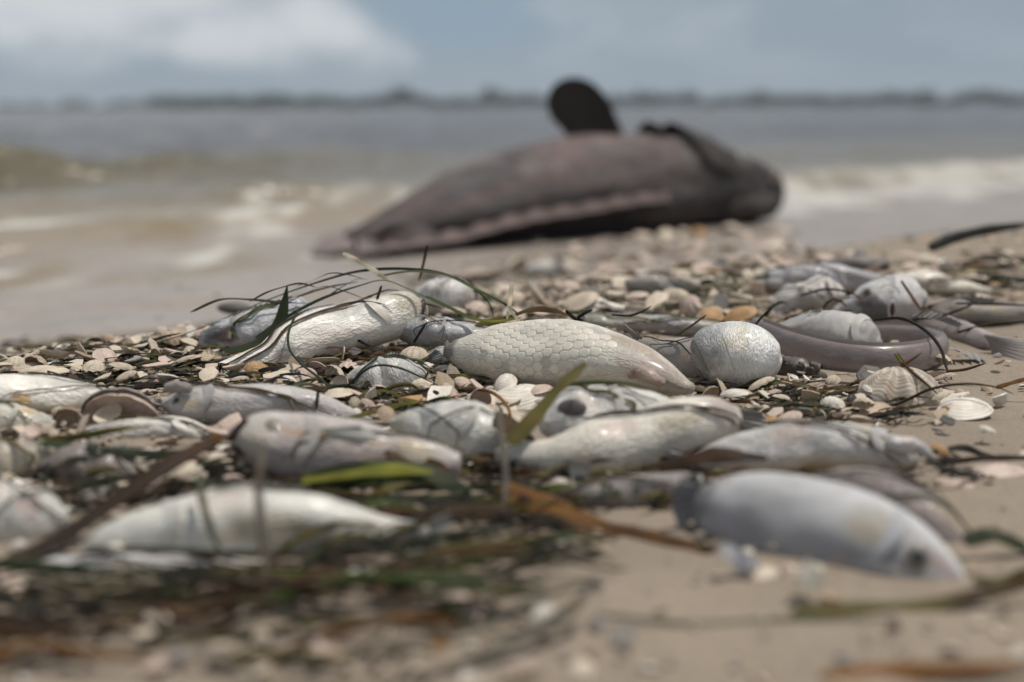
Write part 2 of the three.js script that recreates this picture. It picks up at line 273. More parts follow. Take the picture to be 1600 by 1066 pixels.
// ------------------------------------------------------------------ bodies along a spine
// spine: [px, py, half height in px, D]; the section is an ellipse, `k` times as deep as it is high
class Body {
  constructor(spine, { k = 1.5, up = false, nu = 72, nv = 40, head = 0.6, tail = 0.25, flat = 2, lump = 0.045, seed = 1, belly = 0, dents = 7 } = {}) {
    this.k = k; this.up = up; this.flat = flat; this.lump = lump; this.seed = seed; this.nu = nu; this.nv = nv; this.belly = belly;
    const P = spine.map(([px, py, , D]) => at(px, py, D));
    this.curve = new THREE.CatmullRomCurve3(P, false, 'centripetal');
    const L = [0]; for (let i = 1; i < P.length; i++) L.push(L[i - 1] + P[i].distanceTo(P[i - 1]));
    this.len = L[L.length - 1];
    this.rs = spine.map(([, , h, D], i) => [L[i] / this.len, h * D / F]);
    const r = rng(Math.round(seed * 977) + spine.length * 13); this.dents = Array.from({ length: dents }, () => [0.08 + 0.84 * r(), -0.6 + 2.6 * r(), 0.05 + 0.10 * r(), 0.35 + 0.5 * r(), 0.06 + 0.15 * r()]);
    this.head = head; this.tail = tail;                              // how blunt the first and the last end are
  }
  radius(u) {
    const a = this.rs; let i = 0; while (i < a.length - 2 && u > a[i + 1][0]) i++;
    const g = (j) => a[clamp(j, 0, a.length - 1)][1], t = clamp((u - a[i][0]) / (a[i + 1][0] - a[i][0]));
    const p0 = g(i - 1), p1 = g(i), p2 = g(i + 1), p3 = g(i + 2);
    const r = 0.5 * (2 * p1 + (p2 - p0) * t + (2 * p0 - 5 * p1 + 4 * p2 - p3) * t * t + (3 * p1 - p0 - 3 * p2 + p3) * t ** 3);
    return Math.max(r, 0.0006);
  }
  frame(u) {
    const c = this.curve.getPointAt(clamp(u)), T = this.curve.getTangentAt(clamp(u));
    let U = this.up ? V(0, 1, 0).addScaledVector(T, -T.y).normalize() : V(0, 0.18, 1).cross(T).normalize();
    const W = T.clone().cross(U).normalize();
    return { c, T, U, W, r: this.radius(u) };
  }
  cap(w) {                                                           // w -0.1..1.1 over the body with rounded ends -> u, extra along T, radius factor
    const r0 = this.radius(0), r1 = this.radius(1);
    if (w < 0) { const a = -w / 0.08 * Math.PI / 2; return [0, -Math.sin(a) * r0 * this.head, Math.cos(a)]; }
    if (w > 1) { const a = (w - 1) / 0.08 * Math.PI / 2; return [1, Math.sin(a) * r1 * this.tail, Math.cos(a)]; }
    return [w, 0, 1];
  }
  point(w, phi, out = 0) {
    const [u, e, q] = this.cap(w), { c, T, U, W, r } = this.frame(u);
    let cu = Math.cos(phi), sw = Math.sin(phi);
    if (this.flat !== 2) { const m = (Math.abs(cu) ** this.flat + Math.abs(sw) ** this.flat) ** (-1 / this.flat); cu *= m; sw *= m; }
    let n = 1 + this.lump * 2 * fbm(u * 5 + this.seed * 3.7, cu * 1.3, sw * 1.3 + this.seed, 4) + this.lump * 0.45 * noise(u * 22, cu * 4, sw * 4 + this.seed);
    for (const [du, df, su, sf, d] of this.dents) { const a = (u - du) / su; let b = phi - df; if (b < -Math.PI) b += 2 * Math.PI; n -= d * Math.exp(-a * a - (b / sf) ** 2); }
    const h = (r * q * n + out) * (cu < 0 ? 1 - this.belly : 1);
    return c.addScaledVector(T, e).addScaledVector(U, cu * h).addScaledVector(W, sw * (r * q * n * this.k + out));
  }
  geo(color) {
    const nu = this.nu, nv = this.nv;
    const R = this.radius(0.5), circ = Math.PI * R * (1 + this.k);
    const g = grid(nu, nv, (i, j) => {
      const w = lerp(-0.08, 1.08, i / nu), f = j / nv * Math.PI * 2 - Math.PI, p = this.point(w * 0.99999, f);
      return { p, c: color(clamp(w), f, p), uv: [w * this.len, j / nv * circ] };
    });
    // one smooth seam
    const n = g.attributes.normal;
    for (let i = 0; i <= nu; i++) { const a = i * (nv + 1), b = a + nv, v = V(n.getX(a) + n.getX(b), n.getY(a) + n.getY(b), n.getZ(a) + n.getZ(b)).normalize(); n.setXYZ(a, v.x, v.y, v.z); n.setXYZ(b, v.x, v.y, v.z); }
    return g;
  }
}
// a colour that belongs to the skin: base, the darker back, and blotches at [u, phi, du, dphi, colour, strength]
function hue({ base, top, low, spots = [], seed = 1, mott = 0.15, pink = 0.2 }) {
  const r = rng(Math.round(seed * 1013)), TINTS = [[0.36, 0.36, 0.38], [0.42, 0.34, 0.20], [0.44, 0.32, 0.28], [0.30, 0.28, 0.25]];
  spots = spots.concat(Array.from({ length: 4 }, (_, i) => [r(), 0.1 + 1.7 * r(), 0.04 + 0.10 * r(), 0.2 + 0.4 * r(), TINTS[(i + Math.floor(r() * 4)) % 4], 0.25 + 0.35 * r()]));
  return (u, f, p) => {
    const n = fbm(u * 4 + seed * 5.1, Math.cos(f) * 1.2, Math.sin(f) * 1.2 + seed, 4), n2 = fbm(u * 13 + seed, Math.cos(f) * 3, Math.sin(f) * 3, 3);
    let c = base; const h = Math.cos(f) + 0.5 * n;
    if (top) c = mix3(c, top, sstep(0.1, 0.9, h)); if (low) c = mix3(c, low, sstep(0.1, 0.9, -h));
    c = mix3(c, [0.46, 0.36, 0.32], pink * sstep(0.0, 0.35, n2 + 0.5 * n));
    c = mix3(c, [0.40, 0.37, 0.29], pink * 1.2 * sstep(0.08, 0.4, -n2 + 0.4 * n));
    for (const [su, sf, du, df, sc, k] of spots) { let d = f - sf; if (d > Math.PI) d -= 2 * Math.PI; if (d < -Math.PI) d += 2 * Math.PI; c = mix3(c, sc, k * (1 - sstep(0.55, 1.2, Math.hypot((u - su) / du, d / df) + 0.7 * n2))); }
    const k = (1 + mott * 2 * n) * 1.12; return [c[0] * k, c[1] * k, c[2] * k];
  };
}
// a fin: a thin rayed sheet lofted from its root to its edge; both given as points
function finGeo(root, tip, col, { rays = 9, thick = 0.0012, wave = 0.0012, n = 8, edge = 0, flatTone = 0 } = {}) {
  const A = new THREE.CatmullRomCurve3(root), B = new THREE.CatmullRomCurve3(tip), nu = rays * 4;
  const ax = B.getPointAt(0.5).sub(A.getPointAt(0.5)).cross(A.getPointAt(1).sub(A.getPointAt(0))).normalize();
  const side = (s) => grid(nu, n, (i, j) => {
    const u = i / nu, v = j / n, ridge = Math.cos(u * rays * Math.PI * 2);
    const v2 = v * (1 - edge * (0.5 - 0.5 * ridge));
    const p = A.getPointAt(u).lerp(B.getPointAt(u), v2).addScaledVector(ax, s * (thick * (1 - 0.6 * v) * (0.75 + 0.25 * ridge)) + wave * ridge * 0.6 + wave * 2 * v * Math.sin(u * 7));
    const k = flatTone ? 1 : 0.88 + 0.14 * ridge; return { p, c: [col[0] * k, col[1] * k, col[2] * k], uv: [u * 0.08, v * 0.05] };
  });
  const a = side(0.5), b = side(-0.5); const idx = b.getIndex().array; for (let k = 0; k < idx.length; k += 3) { const q = idx[k]; idx[k] = idx[k + 1]; idx[k + 1] = q; }
  b.computeVertexNormals(); return mergeGeometries([a, b]);
}
function bead(c, r, sq = [1, 1, 1], q) { const g = new THREE.SphereGeometry(r, 18, 12); g.scale(...sq); if (q) g.applyQuaternion(q); g.translate(c.x, c.y, c.z); return g; }
const facing = (n) => new THREE.Quaternion().setFromUnitVectors(V(0, 0, 1), n);
const normalAt = (b, w, f) => { const p = b.point(w, f), a = b.point(w + 0.01, f).sub(p), c = b.point(w, f + 0.05).sub(p); return c.cross(a).normalize(); };

function addEye(t, b, w, f, r, milky = false) {
  let n = normalAt(b, w, f); const p = b.point(w, f); if (n.dot(p.clone().sub(b.frame(clamp(w)).c)) < 0) n.negate();
  const e = part('eye', bead(p.clone().addScaledVector(n, -r * 0.12), r, [1, 1, 0.3], facing(n)), M.iris, t);
  part('pupil', bead(p.clone().addScaledVector(n, r * 0.08), r * 0.6, [1, 1, 0.3], facing(n)), milky ? M.iris : M.dark, e);
}
function addMouth(t, b, w, f, len, ht, turn = 0) {
  let n = normalAt(b, w, f); const p = b.point(w, f); if (n.dot(p.clone().sub(b.frame(clamp(w)).c)) < 0) n.negate();
  const q = facing(n).multiply(new THREE.Quaternion().setFromAxisAngle(V(0, 0, 1), turn));
  part('mouth', bead(p, len, [1, ht, 0.3], q), M.mouth, t);
}
function addGill(t, b, w, f0, f1, col, depth = 0.05, dir = 1) {      // gill cover: a curved plate standing a little proud
  const g = grid(14, 18, (i, j) => {
    const u = i / 14, v = j / 18, bow = Math.sin(v * Math.PI), ww = w + dir * depth * (u - 1 + bow * 0.9) * (0.55 + 0.45 * bow);
    const out = 0.0008 + 0.0034 * u * bow; return { p: b.point(clamp(ww, -0.07, 1.07), lerp(f0, f1, v), out), c: col.map((x) => x * (0.97 + 0.08 * noise(u * 3, v * 4, w * 9))), uv: [u * 0.03, v * 0.04] };
  });
  part('gill_cover', g, M.plate, t);
}
const WHITE = [0.80, 0.775, 0.71], CREAM = [0.70, 0.66, 0.57], SILVER = [0.52, 0.52, 0.52], BLUE = [0.50, 0.505, 0.52], GREY = [0.36, 0.33, 0.32], MAUVE = [0.37, 0.325, 0.315], DUSK = [0.17, 0.15, 0.145], BROWN = [0.10, 0.075, 0.06], PALEFIN = [0.50, 0.48, 0.44], GREYFIN = [0.33, 0.31, 0.30];

const silhouettes = [], draped = [];
// st: [px, top, bottom] down the length of the fish as it lies; D from where its middle touches the sand, or given
function fish(o) {
  const st = o.st, mid = st[Math.floor(st.length / 2)];
  let D0, D1;
  if (o.D) [D0, D1] = o.D; else { const d = -hit(mid[0], mid[2]).z + (o.in ?? 0.02); D0 = d - (o.slant ?? 0) / 2; D1 = d + (o.slant ?? 0) / 2; }
  const x0 = st[0][0], x1 = st[st.length - 1][0];
  const spine = st.map(([px, a, b]) => [px, (a + b) / 2, (b - a) / 2 * 1.07, lerp(D0, D1, (px - x0) / (x1 - x0 || 1))]);
  const b = new Body(spine, { k: 1.5, seed: o.seed ?? x0 * 0.013, flat: 1.75 + 0.6 * Math.abs(Math.sin(x0 * 1.7)), nu: 96, nv: 52, ...o.body });
  const c = b.frame(0.5).c, base = V(c.x, G(c.x, c.z), c.z);
  const t = thing(o.name ?? 'dead_fish', o.label, o.cat ?? 'fish', base, o.group ?? 'dead fish washed up in the wrack');
  part('body', b.geo(hue({ seed: x0 * 0.01 + 1, ...o.hue })), o.mat ?? M.skin, t);
  const Dm = (D0 + D1) / 2; silhouettes.push([st.map(([px, a]) => [px, a]).concat(st.slice().reverse().map(([px, , bb]) => [px, bb])), Dm]);
  const ys = st.flatMap((q) => [q[1], q[2]]); landmarks.push([(x0 + x1) / 2, (Math.min(...ys) + Math.max(...ys)) / 2, Math.abs(x1 - x0) / 2, (Math.max(...ys) - Math.min(...ys)) / 2, o.ref]);
  o.more?.(t, b, Dm); if (!/silver fish, the sharpest|blue silver fish with|large white fish with|inside the loop|facing the lens|honeycomb/.test(o.label)) draped.push([b, Dm]); return t;
}
// points of a fin edge, from pixels at distance D
const pts = (D, ...a) => a.map(([px, py, d = 0]) => at(px, py, D + d));

// ------------------------------------------------------------------ the big dead fish at the water's edge
{
  const Dx = (px) => lerp(4.15, 5.2, (px - 490) / 715);
  const st = [[548, 360, 398], [600, 332, 398], [650, 302, 396], [710, 268, 394], [770, 242, 392], [840, 219, 388], [910, 210, 378], [970, 207, 368], [1030, 206, 362], [1080, 214, 354], [1125, 231, 351], [1160, 245, 350], [1186, 259, 347], [1204, 274, 343]];
  const spine = st.map(([px, a, b]) => [px, (a + b) / 2, (b - a) / 2, Dx(px)]);
  const b = new Body(spine, { k: 0.95, nu: 140, nv: 80, head: 0.4, tail: 0.24, lump: 0.05, seed: 3.3 });
  const c = b.frame(0.5).c;
  const t = thing('giant_fish', 'huge dark dead fish lying on its side at the edge of the surf', 'fish', V(c.x, G(c.x, c.z), c.z));
  const dark = [0.055, 0.050, 0.051], pinkish = [0.20, 0.152, 0.144], grey = [0.135, 0.127, 0.130];
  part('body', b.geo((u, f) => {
    const n = fbm(u * 6, Math.cos(f) * 2, Math.sin(f) * 2, 5), h = Math.cos(f);
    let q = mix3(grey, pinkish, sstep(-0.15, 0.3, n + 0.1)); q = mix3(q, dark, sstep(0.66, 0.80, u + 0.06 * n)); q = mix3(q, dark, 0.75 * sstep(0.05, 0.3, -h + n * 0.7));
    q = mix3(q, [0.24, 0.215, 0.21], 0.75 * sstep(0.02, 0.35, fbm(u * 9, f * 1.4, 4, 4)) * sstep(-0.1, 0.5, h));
    q = mix3(q, [0.15, 0.03, 0.022], 0.85 * (1 - sstep(0.3, 1.1, Math.hypot((u - 0.965) / 0.025, (f - 0.75) / 0.3) + 0.8 * n)));
    return q;
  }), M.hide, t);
  landmarks.push([850, 300, 350, 100, 'the giant fish']); silhouettes.push([st.map(([px, a]) => [px, a]).concat(st.slice().reverse().map(([px, , bb]) => [px, bb])), 4.7]);
  // the raised pectoral fin: a thick rounded paddle with rays
  const D = 4.86;
  part('pectoral_fin', finGeo(pts(D, [884, 214], [915, 216], [945, 217], [974, 217]), pts(D, [882, 205, 0.03], [860, 182, 0.02], [856, 150], [869, 130], [895, 121], [926, 130], [950, 156], [962, 180], [974, 207]), [0.036, 0.03, 0.026], { rays: 14, thick: 0.02, wave: 0.005, n: 10 }), M.hide, t);
  // spiny dorsal fin, folded out along the lower flank, its lit edge scalloped
  const ridge = [[560, 398], [640, 391], [720, 381], [780, 361], [850, 341], [920, 329], [985, 321], [1046, 317]], fold = ridge.map(([px, py], i) => at(px, py + 2 + 5 * noise(i * 0.9, 3), Dx(px) - 0.36 + 0.06 * noise(i * 0.8, 6)));
  part('dorsal_fin', finGeo(ridge.map(([px, py]) => at(px, py - 17, Dx(px) - 0.12)), fold, [0.17, 0.135, 0.127], { rays: 11, thick: 0.03, wave: 0.004, n: 10, edge: 0.07 }), M.hide, t);
  part('anal_fin', finGeo(pts(4.2, [690, 372], [660, 356], [640, 350]), pts(4.05, [640, 399], [600, 394], [586, 376], [604, 352]), [0.10, 0.08, 0.078], { rays: 8, thick: 0.02, wave: 0.006 }), M.hide, t);
  part('tail_fin', finGeo(pts(4.1, [566, 358, 0.25], [552, 376, 0.12], [556, 396, 0]), pts(4.1, [528, 366, 0.24], [500, 380, 0.1], [486, 391, -0.02], [520, 402, -0.1]), [0.25, 0.22, 0.215], { rays: 8, thick: 0.018, wave: 0.006 }), M.hide, t);
  // head: gill cover with a lifted flap, lower jaw, eye
  part('gill_cover', grid(20, 24, (i, j) => { const u = i / 20, v = j / 24, bow = Math.sin(v * Math.PI); return { p: b.point(0.815 - 0.09 * (u + bow * 0.6) + 0.05, lerp(-0.5, 1.35, v), 0.008 + 0.028 * u * bow), c: mix3([0.05, 0.042, 0.04], [0.10, 0.085, 0.08], sstep(-0.1, 0.2, noise(u * 4, v * 5, 2))), uv: [u * 0.3, v * 0.5] }; }), M.hide, t);
  part('gill_flap', finGeo(pts(4.93, [1062, 214], [1042, 222], [1010, 216]), pts(4.88, [1046, 198], [1022, 193], [1004, 199], [992, 210]), [0.04, 0.034, 0.032], { rays: 4, thick: 0.035, wave: 0.008 }), M.hide, t);
  const jaw = new Body([[1080, 336, 14, 5.0], [1130, 332, 17, 5.0], [1180, 324, 20, 5.0], [1203, 318, 18, 5.05]], { k: 1.1, nu: 40, nv: 28, head: 0.5, tail: 0.6, lump: 0.06, seed: 8 });
  part('lower_jaw', jaw.geo((u, f) => mix3([0.045, 0.038, 0.036], [0.085, 0.066, 0.06], sstep(0, 0.3, fbm(u * 5, f, 2, 3)))), M.hide, t);
  addMouth(t, b, 0.97, 0.95, 0.05, 0.35, 0.5);
  addEye(t, b, 0.885, 0.62, 0.03);
}

// ------------------------------------------------------------------ the fish of the wrack, far to near
const P2 = Math.PI / 2;
// a tail fan from pixels: two root points and the edge
const tailFan = (t, D, root, tip, col, opt = {}) => part('tail_fin', finGeo(pts(D, ...root), pts(D, ...tip), col, { rays: 7, ...opt }), M.finray, t);
const backFin = (t, D, root, tip, col, opt = {}) => part('dorsal_fin', finGeo(pts(D, ...root), pts(D, ...tip), col, { rays: 9, edge: 0.25, ...opt }), M.finray, t);

fish({ ref: 'the farthest grey fish', label: 'small dark grey fish lying farthest back, beyond the white fish pile', st: [[1286, 408, 416], [1310, 402, 420], [1340, 400, 424], [1368, 401, 425], [1388, 406, 421]], hue: { base: DUSK, top: [0.22, 0.2, 0.19] }, mat: M.scaly, more: (t, b, D) => { addEye(t, b, 0.9, 0.9, 0.006); tailFan(t, D, [[1288, 409], [1288, 415]], [[1270, 400], [1274, 412], [1270, 421]], GREYFIN); } });
fish({ ref: 'the lilac-grey fish', label: 'long lilac grey fish with dark head behind the white fish pile', st: [[1184, 430, 446], [1205, 422, 456], [1235, 417, 462], [1270, 414, 462], [1310, 414, 460], [1345, 420, 456], [1372, 430, 450]], hue: { base: [0.38, 0.37, 0.39], top: [0.46, 0.45, 0.47], low: GREY, spots: [[0.02, 0.8, 0.08, 0.8, [0.05, 0.05, 0.05], 0.9]] }, more: (t, b, D) => { addEye(t, b, 0.06, 0.9, 0.006); addGill(t, b, 0.2, 0.2, 1.7, [0.36, 0.35, 0.37], 0.05, 1); tailFan(t, D, [[1368, 436], [1368, 446]], [[1398, 424], [1390, 440], [1396, 456]], GREYFIN); } });
fish({ ref: 'the long cream fish', label: 'long cream fish pointing right, lying beyond the gaping silver head', st: [[1400, 428, 456], [1430, 424, 462], [1465, 427, 464], [1500, 436, 464], [1530, 446, 461], [1548, 451, 459]], hue: { base: CREAM, low: [0.34, 0.3, 0.24] }, more: (t, b, D) => tailFan(t, D, [[1542, 451], [1542, 459]], [[1566, 443], [1560, 455], [1566, 465]], PALEFIN) });
fish({ ref: 'the flat grey fish', label: 'flat brownish grey fish stretched out behind the grey fish with torn tail', st: [[1428, 482, 502], [1455, 472, 506], [1490, 467, 508], [1530, 468, 512], [1570, 472, 514], [1604, 476, 512], [1640, 482, 508]], hue: { base: [0.30, 0.27, 0.24], low: DUSK }, mat: M.scaly, more: (t, b, D) => { addEye(t, b, 0.1, 1.0, 0.005); backFin(t, D, [[1470, 472], [1510, 470], [1550, 473]], [[1480, 464], [1520, 461], [1560, 467]], GREYFIN); } });
fish({ ref: 'the small white fish', label: 'small white fish bent over with its tail hanging to the left', st: [[1218, 464, 500], [1232, 450, 496], [1250, 440, 494], [1272, 434, 492], [1292, 433, 488], [1308, 441, 482], [1316, 452, 474]], hue: { base: [0.56, 0.53, 0.50], spots: [[0.75, 1.3, 0.12, 0.7, [0.32, 0.2, 0.19], 0.7], [0.35, 1.9, 0.2, 0.6, [0.3, 0.28, 0.26], 0.6]] }, more: (t, b, D) => { addGill(t, b, 0.78, 0.3, 1.9, [0.58, 0.54, 0.52], 0.08, -1); const tb = new Body([[1238, 456, 15, D + 0.01], [1222, 472, 14, D], [1213, 490, 11, D - 0.01], [1206, 503, 8, D - 0.02]], { k: 1.0, nu: 30, nv: 20, seed: 4 }); part('tail_stalk', tb.geo(hue({ base: [0.42, 0.40, 0.40] })), M.skin, t); } });
fish({ ref: 'the gaping silver head', label: 'plump silver fish facing the lens with its mouth open', st: [[1308, 478, 496], [1324, 462, 504], [1345, 448, 510], [1370, 438, 511], [1395, 432, 509], [1415, 431, 504], [1430, 438, 494], [1437, 452, 480]], hue: { base: [0.60, 0.59, 0.59], top: [0.64, 0.63, 0.62], spots: [[0.28, 1.25, 0.13, 0.55, [0.06, 0.06, 0.065], 0.95], [0.36, 1.9, 0.22, 0.5, [0.13, 0.12, 0.12], 0.9]] }, body: { k: 1.35, head: 0.7, tail: 0.8 }, mat: M.scaly,
  more: (t, b, D) => { const p = at(1394, 484, D - 0.062); part('mouth', bead(p, 0.009, [0.34, 1.05, 0.4]), M.mouth, t); part('lip', new THREE.TorusGeometry(0.0085, 0.0022, 8, 20).scale(0.45, 1.1, 1).translate(p.x, p.y, p.z), M.lip ??= phys({ vertexColors: false, color: new THREE.Color(0.5, 0.47, 0.45), roughness: 0.4 }), t); addEye(t, b, 0.33, 1.0, 0.008); addGill(t, b, 0.62, 0.2, 1.2, [0.60, 0.59, 0.59], 0.07, 1); part('brow_ridge', new THREE.TorusGeometry(0.013, 0.0009, 6, 20, 2.2).rotateZ(0.2).translate(...at(1388, 462, D - 0.05).toArray()), M.lip, t); } });
fish({ ref: 'the grey fish with torn tail', label: 'mauve grey fish with ragged belly and a torn tail on the sand', st: [[1352, 514, 524], [1385, 499, 530], [1425, 491, 536], [1465, 495, 546], [1500, 506, 556], [1535, 519, 562], [1562, 528, 562]], D: [1.84, 1.52], hue: { base: MAUVE, top: [0.44, 0.40, 0.39], low: [0.24, 0.2, 0.19] }, mat: M.scaly,
  more: (t, b, D) => { tailFan(t, 1.50, [[1538, 523], [1548, 542], [1552, 560]], [[1596, 530, -0.02], [1622, 556, -0.05], [1610, 590, -0.07], [1582, 582, -0.05]], [0.40, 0.36, 0.34], { wave: 0.0012, rays: 12, thick: 0.0022 }); backFin(t, 1.49, [[1425, 494], [1460, 499], [1495, 511]], [[1440, 486], [1475, 491], [1508, 507]], GREYFIN); const bf = finGeo(pts(1.46, [1462, 540], [1500, 548], [1535, 556]), pts(1.43, [1478, 550], [1512, 556], [1543, 571]), GREYFIN, { rays: 6, edge: 0.6 }); part('belly_fin', bf, M.finray, t); } });

// the eel: a deep, narrow body that loops back on itself
{
  const b = new Body([[1180, 511, 14.0, 1.502], [1205, 524, 18.4, 1.472], [1245, 542, 22.7, 1.432], [1300, 557, 24.3, 1.397], [1365, 564, 24.3, 1.377], [1425, 561, 23.8, 1.387], [1460, 551, 22.1, 1.417], [1472, 540, 20.0, 1.462], [1452, 530, 18.4, 1.512], [1404, 525, 17.8, 1.547], [1345, 525, 16.2, 1.577], [1290, 527, 11.9, 1.602]], { k: 0.52, up: true, dents: 0, nu: 150, nv: 36, lump: 0.012, head: 0.8, tail: 0.8, seed: 6 });
  const c = b.frame(0.3).c, t = thing('dead_eel', 'purplish brown eel curled into a loop around a white fish', 'eel', V(c.x, G(c.x, c.z), c.z));
  part('body', b.geo((u, f) => { const n = fbm(u * 22, Math.cos(f) * 2, Math.sin(f) * 2, 4), h = Math.cos(f); let q = mix3([0.23, 0.185, 0.18], [0.35, 0.30, 0.285], sstep(0.0, 0.8, -h + 0.5 * n)); q = mix3(q, [0.30, 0.26, 0.25], sstep(0.1, 0.35, n)); return q; }), M.slick, t);
  const rim = (a0, a1) => { const P = []; for (let i = 0; i <= 24; i++) P.push(b.point(lerp(a0, a1, i / 24), 0, -0.001)); const Q = []; for (let i = 0; i <= 24; i++) Q.push(b.point(lerp(a0, a1, i / 24), 0, 0.0032)); return finGeo(P, Q, [0.44, 0.39, 0.365], { rays: 24, thick: 0.0016, wave: 0.0001, n: 3, flatTone: 1 }); };
  part('dorsal_fin', rim(0.03, 0.97), M.finray, t);
  landmarks.push([1325, 545, 145, 40, 'the looped eel']); silhouettes.push([[[1180, 497], [1240, 520], [1300, 535], [1370, 541], [1440, 536], [1472, 540], [1465, 567], [1420, 583], [1350, 587], [1300, 580], [1230, 562], [1185, 528]], 1.42]);
}
fish({ ref: 'the white fish in the loop', label: 'smooth white fish lying inside the loop of the eel', st: [[1214, 508, 522], [1235, 498, 530], [1265, 488, 544], [1295, 485, 556], [1325, 488, 566], [1350, 499, 566], [1366, 514, 558], [1372, 528, 546]], D: [1.54, 1.475], hue: { base: [0.53, 0.51, 0.49], top: [0.56, 0.54, 0.52] }, mat: M.scaly, body: { k: 1.2, tail: 0.7 }, more: (t, b, D) => { addGill(t, b, 0.86, -0.2, 1.9, [0.58, 0.57, 0.55], 0.07, -1); backFin(t, D, [[1255, 492], [1285, 487]], [[1262, 486], [1286, 481]], PALEFIN, { rays: 4 }); } });

fish({ ref: 'the long grey fish', label: 'long thin olive grey fish lying straight behind the scaled cream fish', st: [[898, 495, 510], [930, 490, 516], [975, 490, 521], [1020, 491, 524], [1065, 494, 525], [1105, 499, 526], [1128, 505, 524]], hue: { base: [0.29, 0.275, 0.25], top: [0.24, 0.235, 0.20], low: [0.36, 0.33, 0.33], spots: [[0.62, 1.4, 0.1, 0.5, [0.36, 0.34, 0.40], 0.7]] }, body: { k: 1.1 }, more: (t, b, D) => { addEye(t, b, 0.06, 0.9, 0.004); backFin(t, D, [[960, 491], [1000, 491], [1040, 493]], [[970, 487], [1010, 486], [1044, 490]], GREYFIN); } });

fish({ ref: 'the grey fish with spiny fin', label: 'grey silvery fish with raised forked tail and a spiny fin underneath', st: [[999, 530, 541], [1016, 528, 552], [1040, 527, 570], [1070, 528, 588], [1100, 530, 600], [1125, 536, 598]], D: [1.38, 1.365], hue: { base: [0.36, 0.345, 0.33], top: [0.42, 0.40, 0.385] }, mat: M.scaly, body: { k: 0.75 },
  more: (t, b, D) => { tailFan(t, 1.405, [[1004, 528], [1002, 541]], [[973, 500], [984, 522], [1000, 545], [984, 537]].slice(0, 3), [0.42, 0.39, 0.37], { rays: 6 });
    part('tail_lobe', finGeo(pts(1.40, [1006, 533], [1002, 543]), pts(1.39, [982, 534], [1012, 562], [1030, 574]), [0.48, 0.46, 0.44], { rays: 6 }), M.finray, t);
    backFin(t, 1.375, [[1028, 562], [1055, 580], [1085, 598]], [[1036, 577], [1062, 599], [1092, 611]], [0.38, 0.36, 0.34], { rays: 10, edge: 0.5 });
    const spines = []; for (let i = 0; i < 7; i++) { const a = at(1040 + i * 8, 571 + i * 5.2, 1.368), e = at(1048 + i * 8.5, 584 + i * 5.4, 1.36), g = new THREE.CylinderGeometry(0.0004, 0.0009, a.distanceTo(e), 6); g.applyQuaternion(new THREE.Quaternion().setFromUnitVectors(V(0, 1, 0), e.clone().sub(a).normalize())); const m = a.clone().add(e).multiplyScalar(0.5); g.translate(m.x, m.y, m.z); part('fin_spine', tint(g, [0.6, 0.58, 0.55]), M.finray, t); } } });
fish({ ref: 'the round silver fish', label: 'gleaming round silver fish, the sharpest one, beside the loop of the eel', st: [[1084, 552, 574], [1092, 530, 590], [1104, 515, 599], [1124, 507, 605], [1148, 505, 609], [1170, 509, 610], [1190, 520, 608], [1206, 537, 601], [1214, 556, 588]], D: [1.325, 1.315], hue: { base: [0.70, 0.70, 0.695], spots: [[0.06, 1.2, 0.28, 1.8, [0.27, 0.27, 0.27], 0.85], [0.33, 1.0, 0.06, 1.2, [0.44, 0.44, 0.43], 0.6], [0.57, 0.9, 0.05, 1.0, [0.56, 0.53, 0.46], 0.6], [0.86, 1.3, 0.24, 1.2, [0.86, 0.86, 0.84], 0.85], [0.5, 1.1, 0.1, 0.6, [0.70, 0.65, 0.55], 0.6]], pink: 0.03 }, mat: M.bright, body: { k: 1.15, head: 0.35, tail: 0.35, lump: 0.014, nu: 90, nv: 56, dents: 1, flat: 2, seed: 5.1 },
  more: (t, b, D) => { const P = [], Q = []; for (let i = 0; i <= 14; i++) { const w = 0.26 + 0.22 * Math.pow(i / 14, 1.6), f = lerp(0.05, 2.0, i / 14); P.push(b.point(w, f, -0.0003)); Q.push(b.point(w + 0.012, f, 0.0002)); } const E = [], Fr = []; for (let i = 0; i <= 16; i++) { const f = lerp(0.0, 2.1, i / 16), w = 0.05 + 0.10 * (i / 16); E.push(b.point(w, f, 0.0002)); Fr.push(b.point(w - 0.07, f, 0.0028)); } part('scale_fringe', finGeo(E, Fr, [0.34, 0.34, 0.335], { rays: 20, thick: 0.0009, wave: 0.0003, n: 5, edge: 0.65 }), M.finray, t); part('lateral_line', finGeo(P, Q, [0.50, 0.50, 0.48], { rays: 16, thick: 0.0005, wave: 0.0001, n: 2 }), M.plate, t);
    const s = finGeo(pts(D - 0.03, [1170, 598], [1188, 598], [1208, 584]), pts(D - 0.032, [1176, 606], [1196, 614], [1216, 592]), [0.66, 0.65, 0.62], { rays: 5, edge: 0.5 }); part('belly_fin', s, M.finray, t); } });

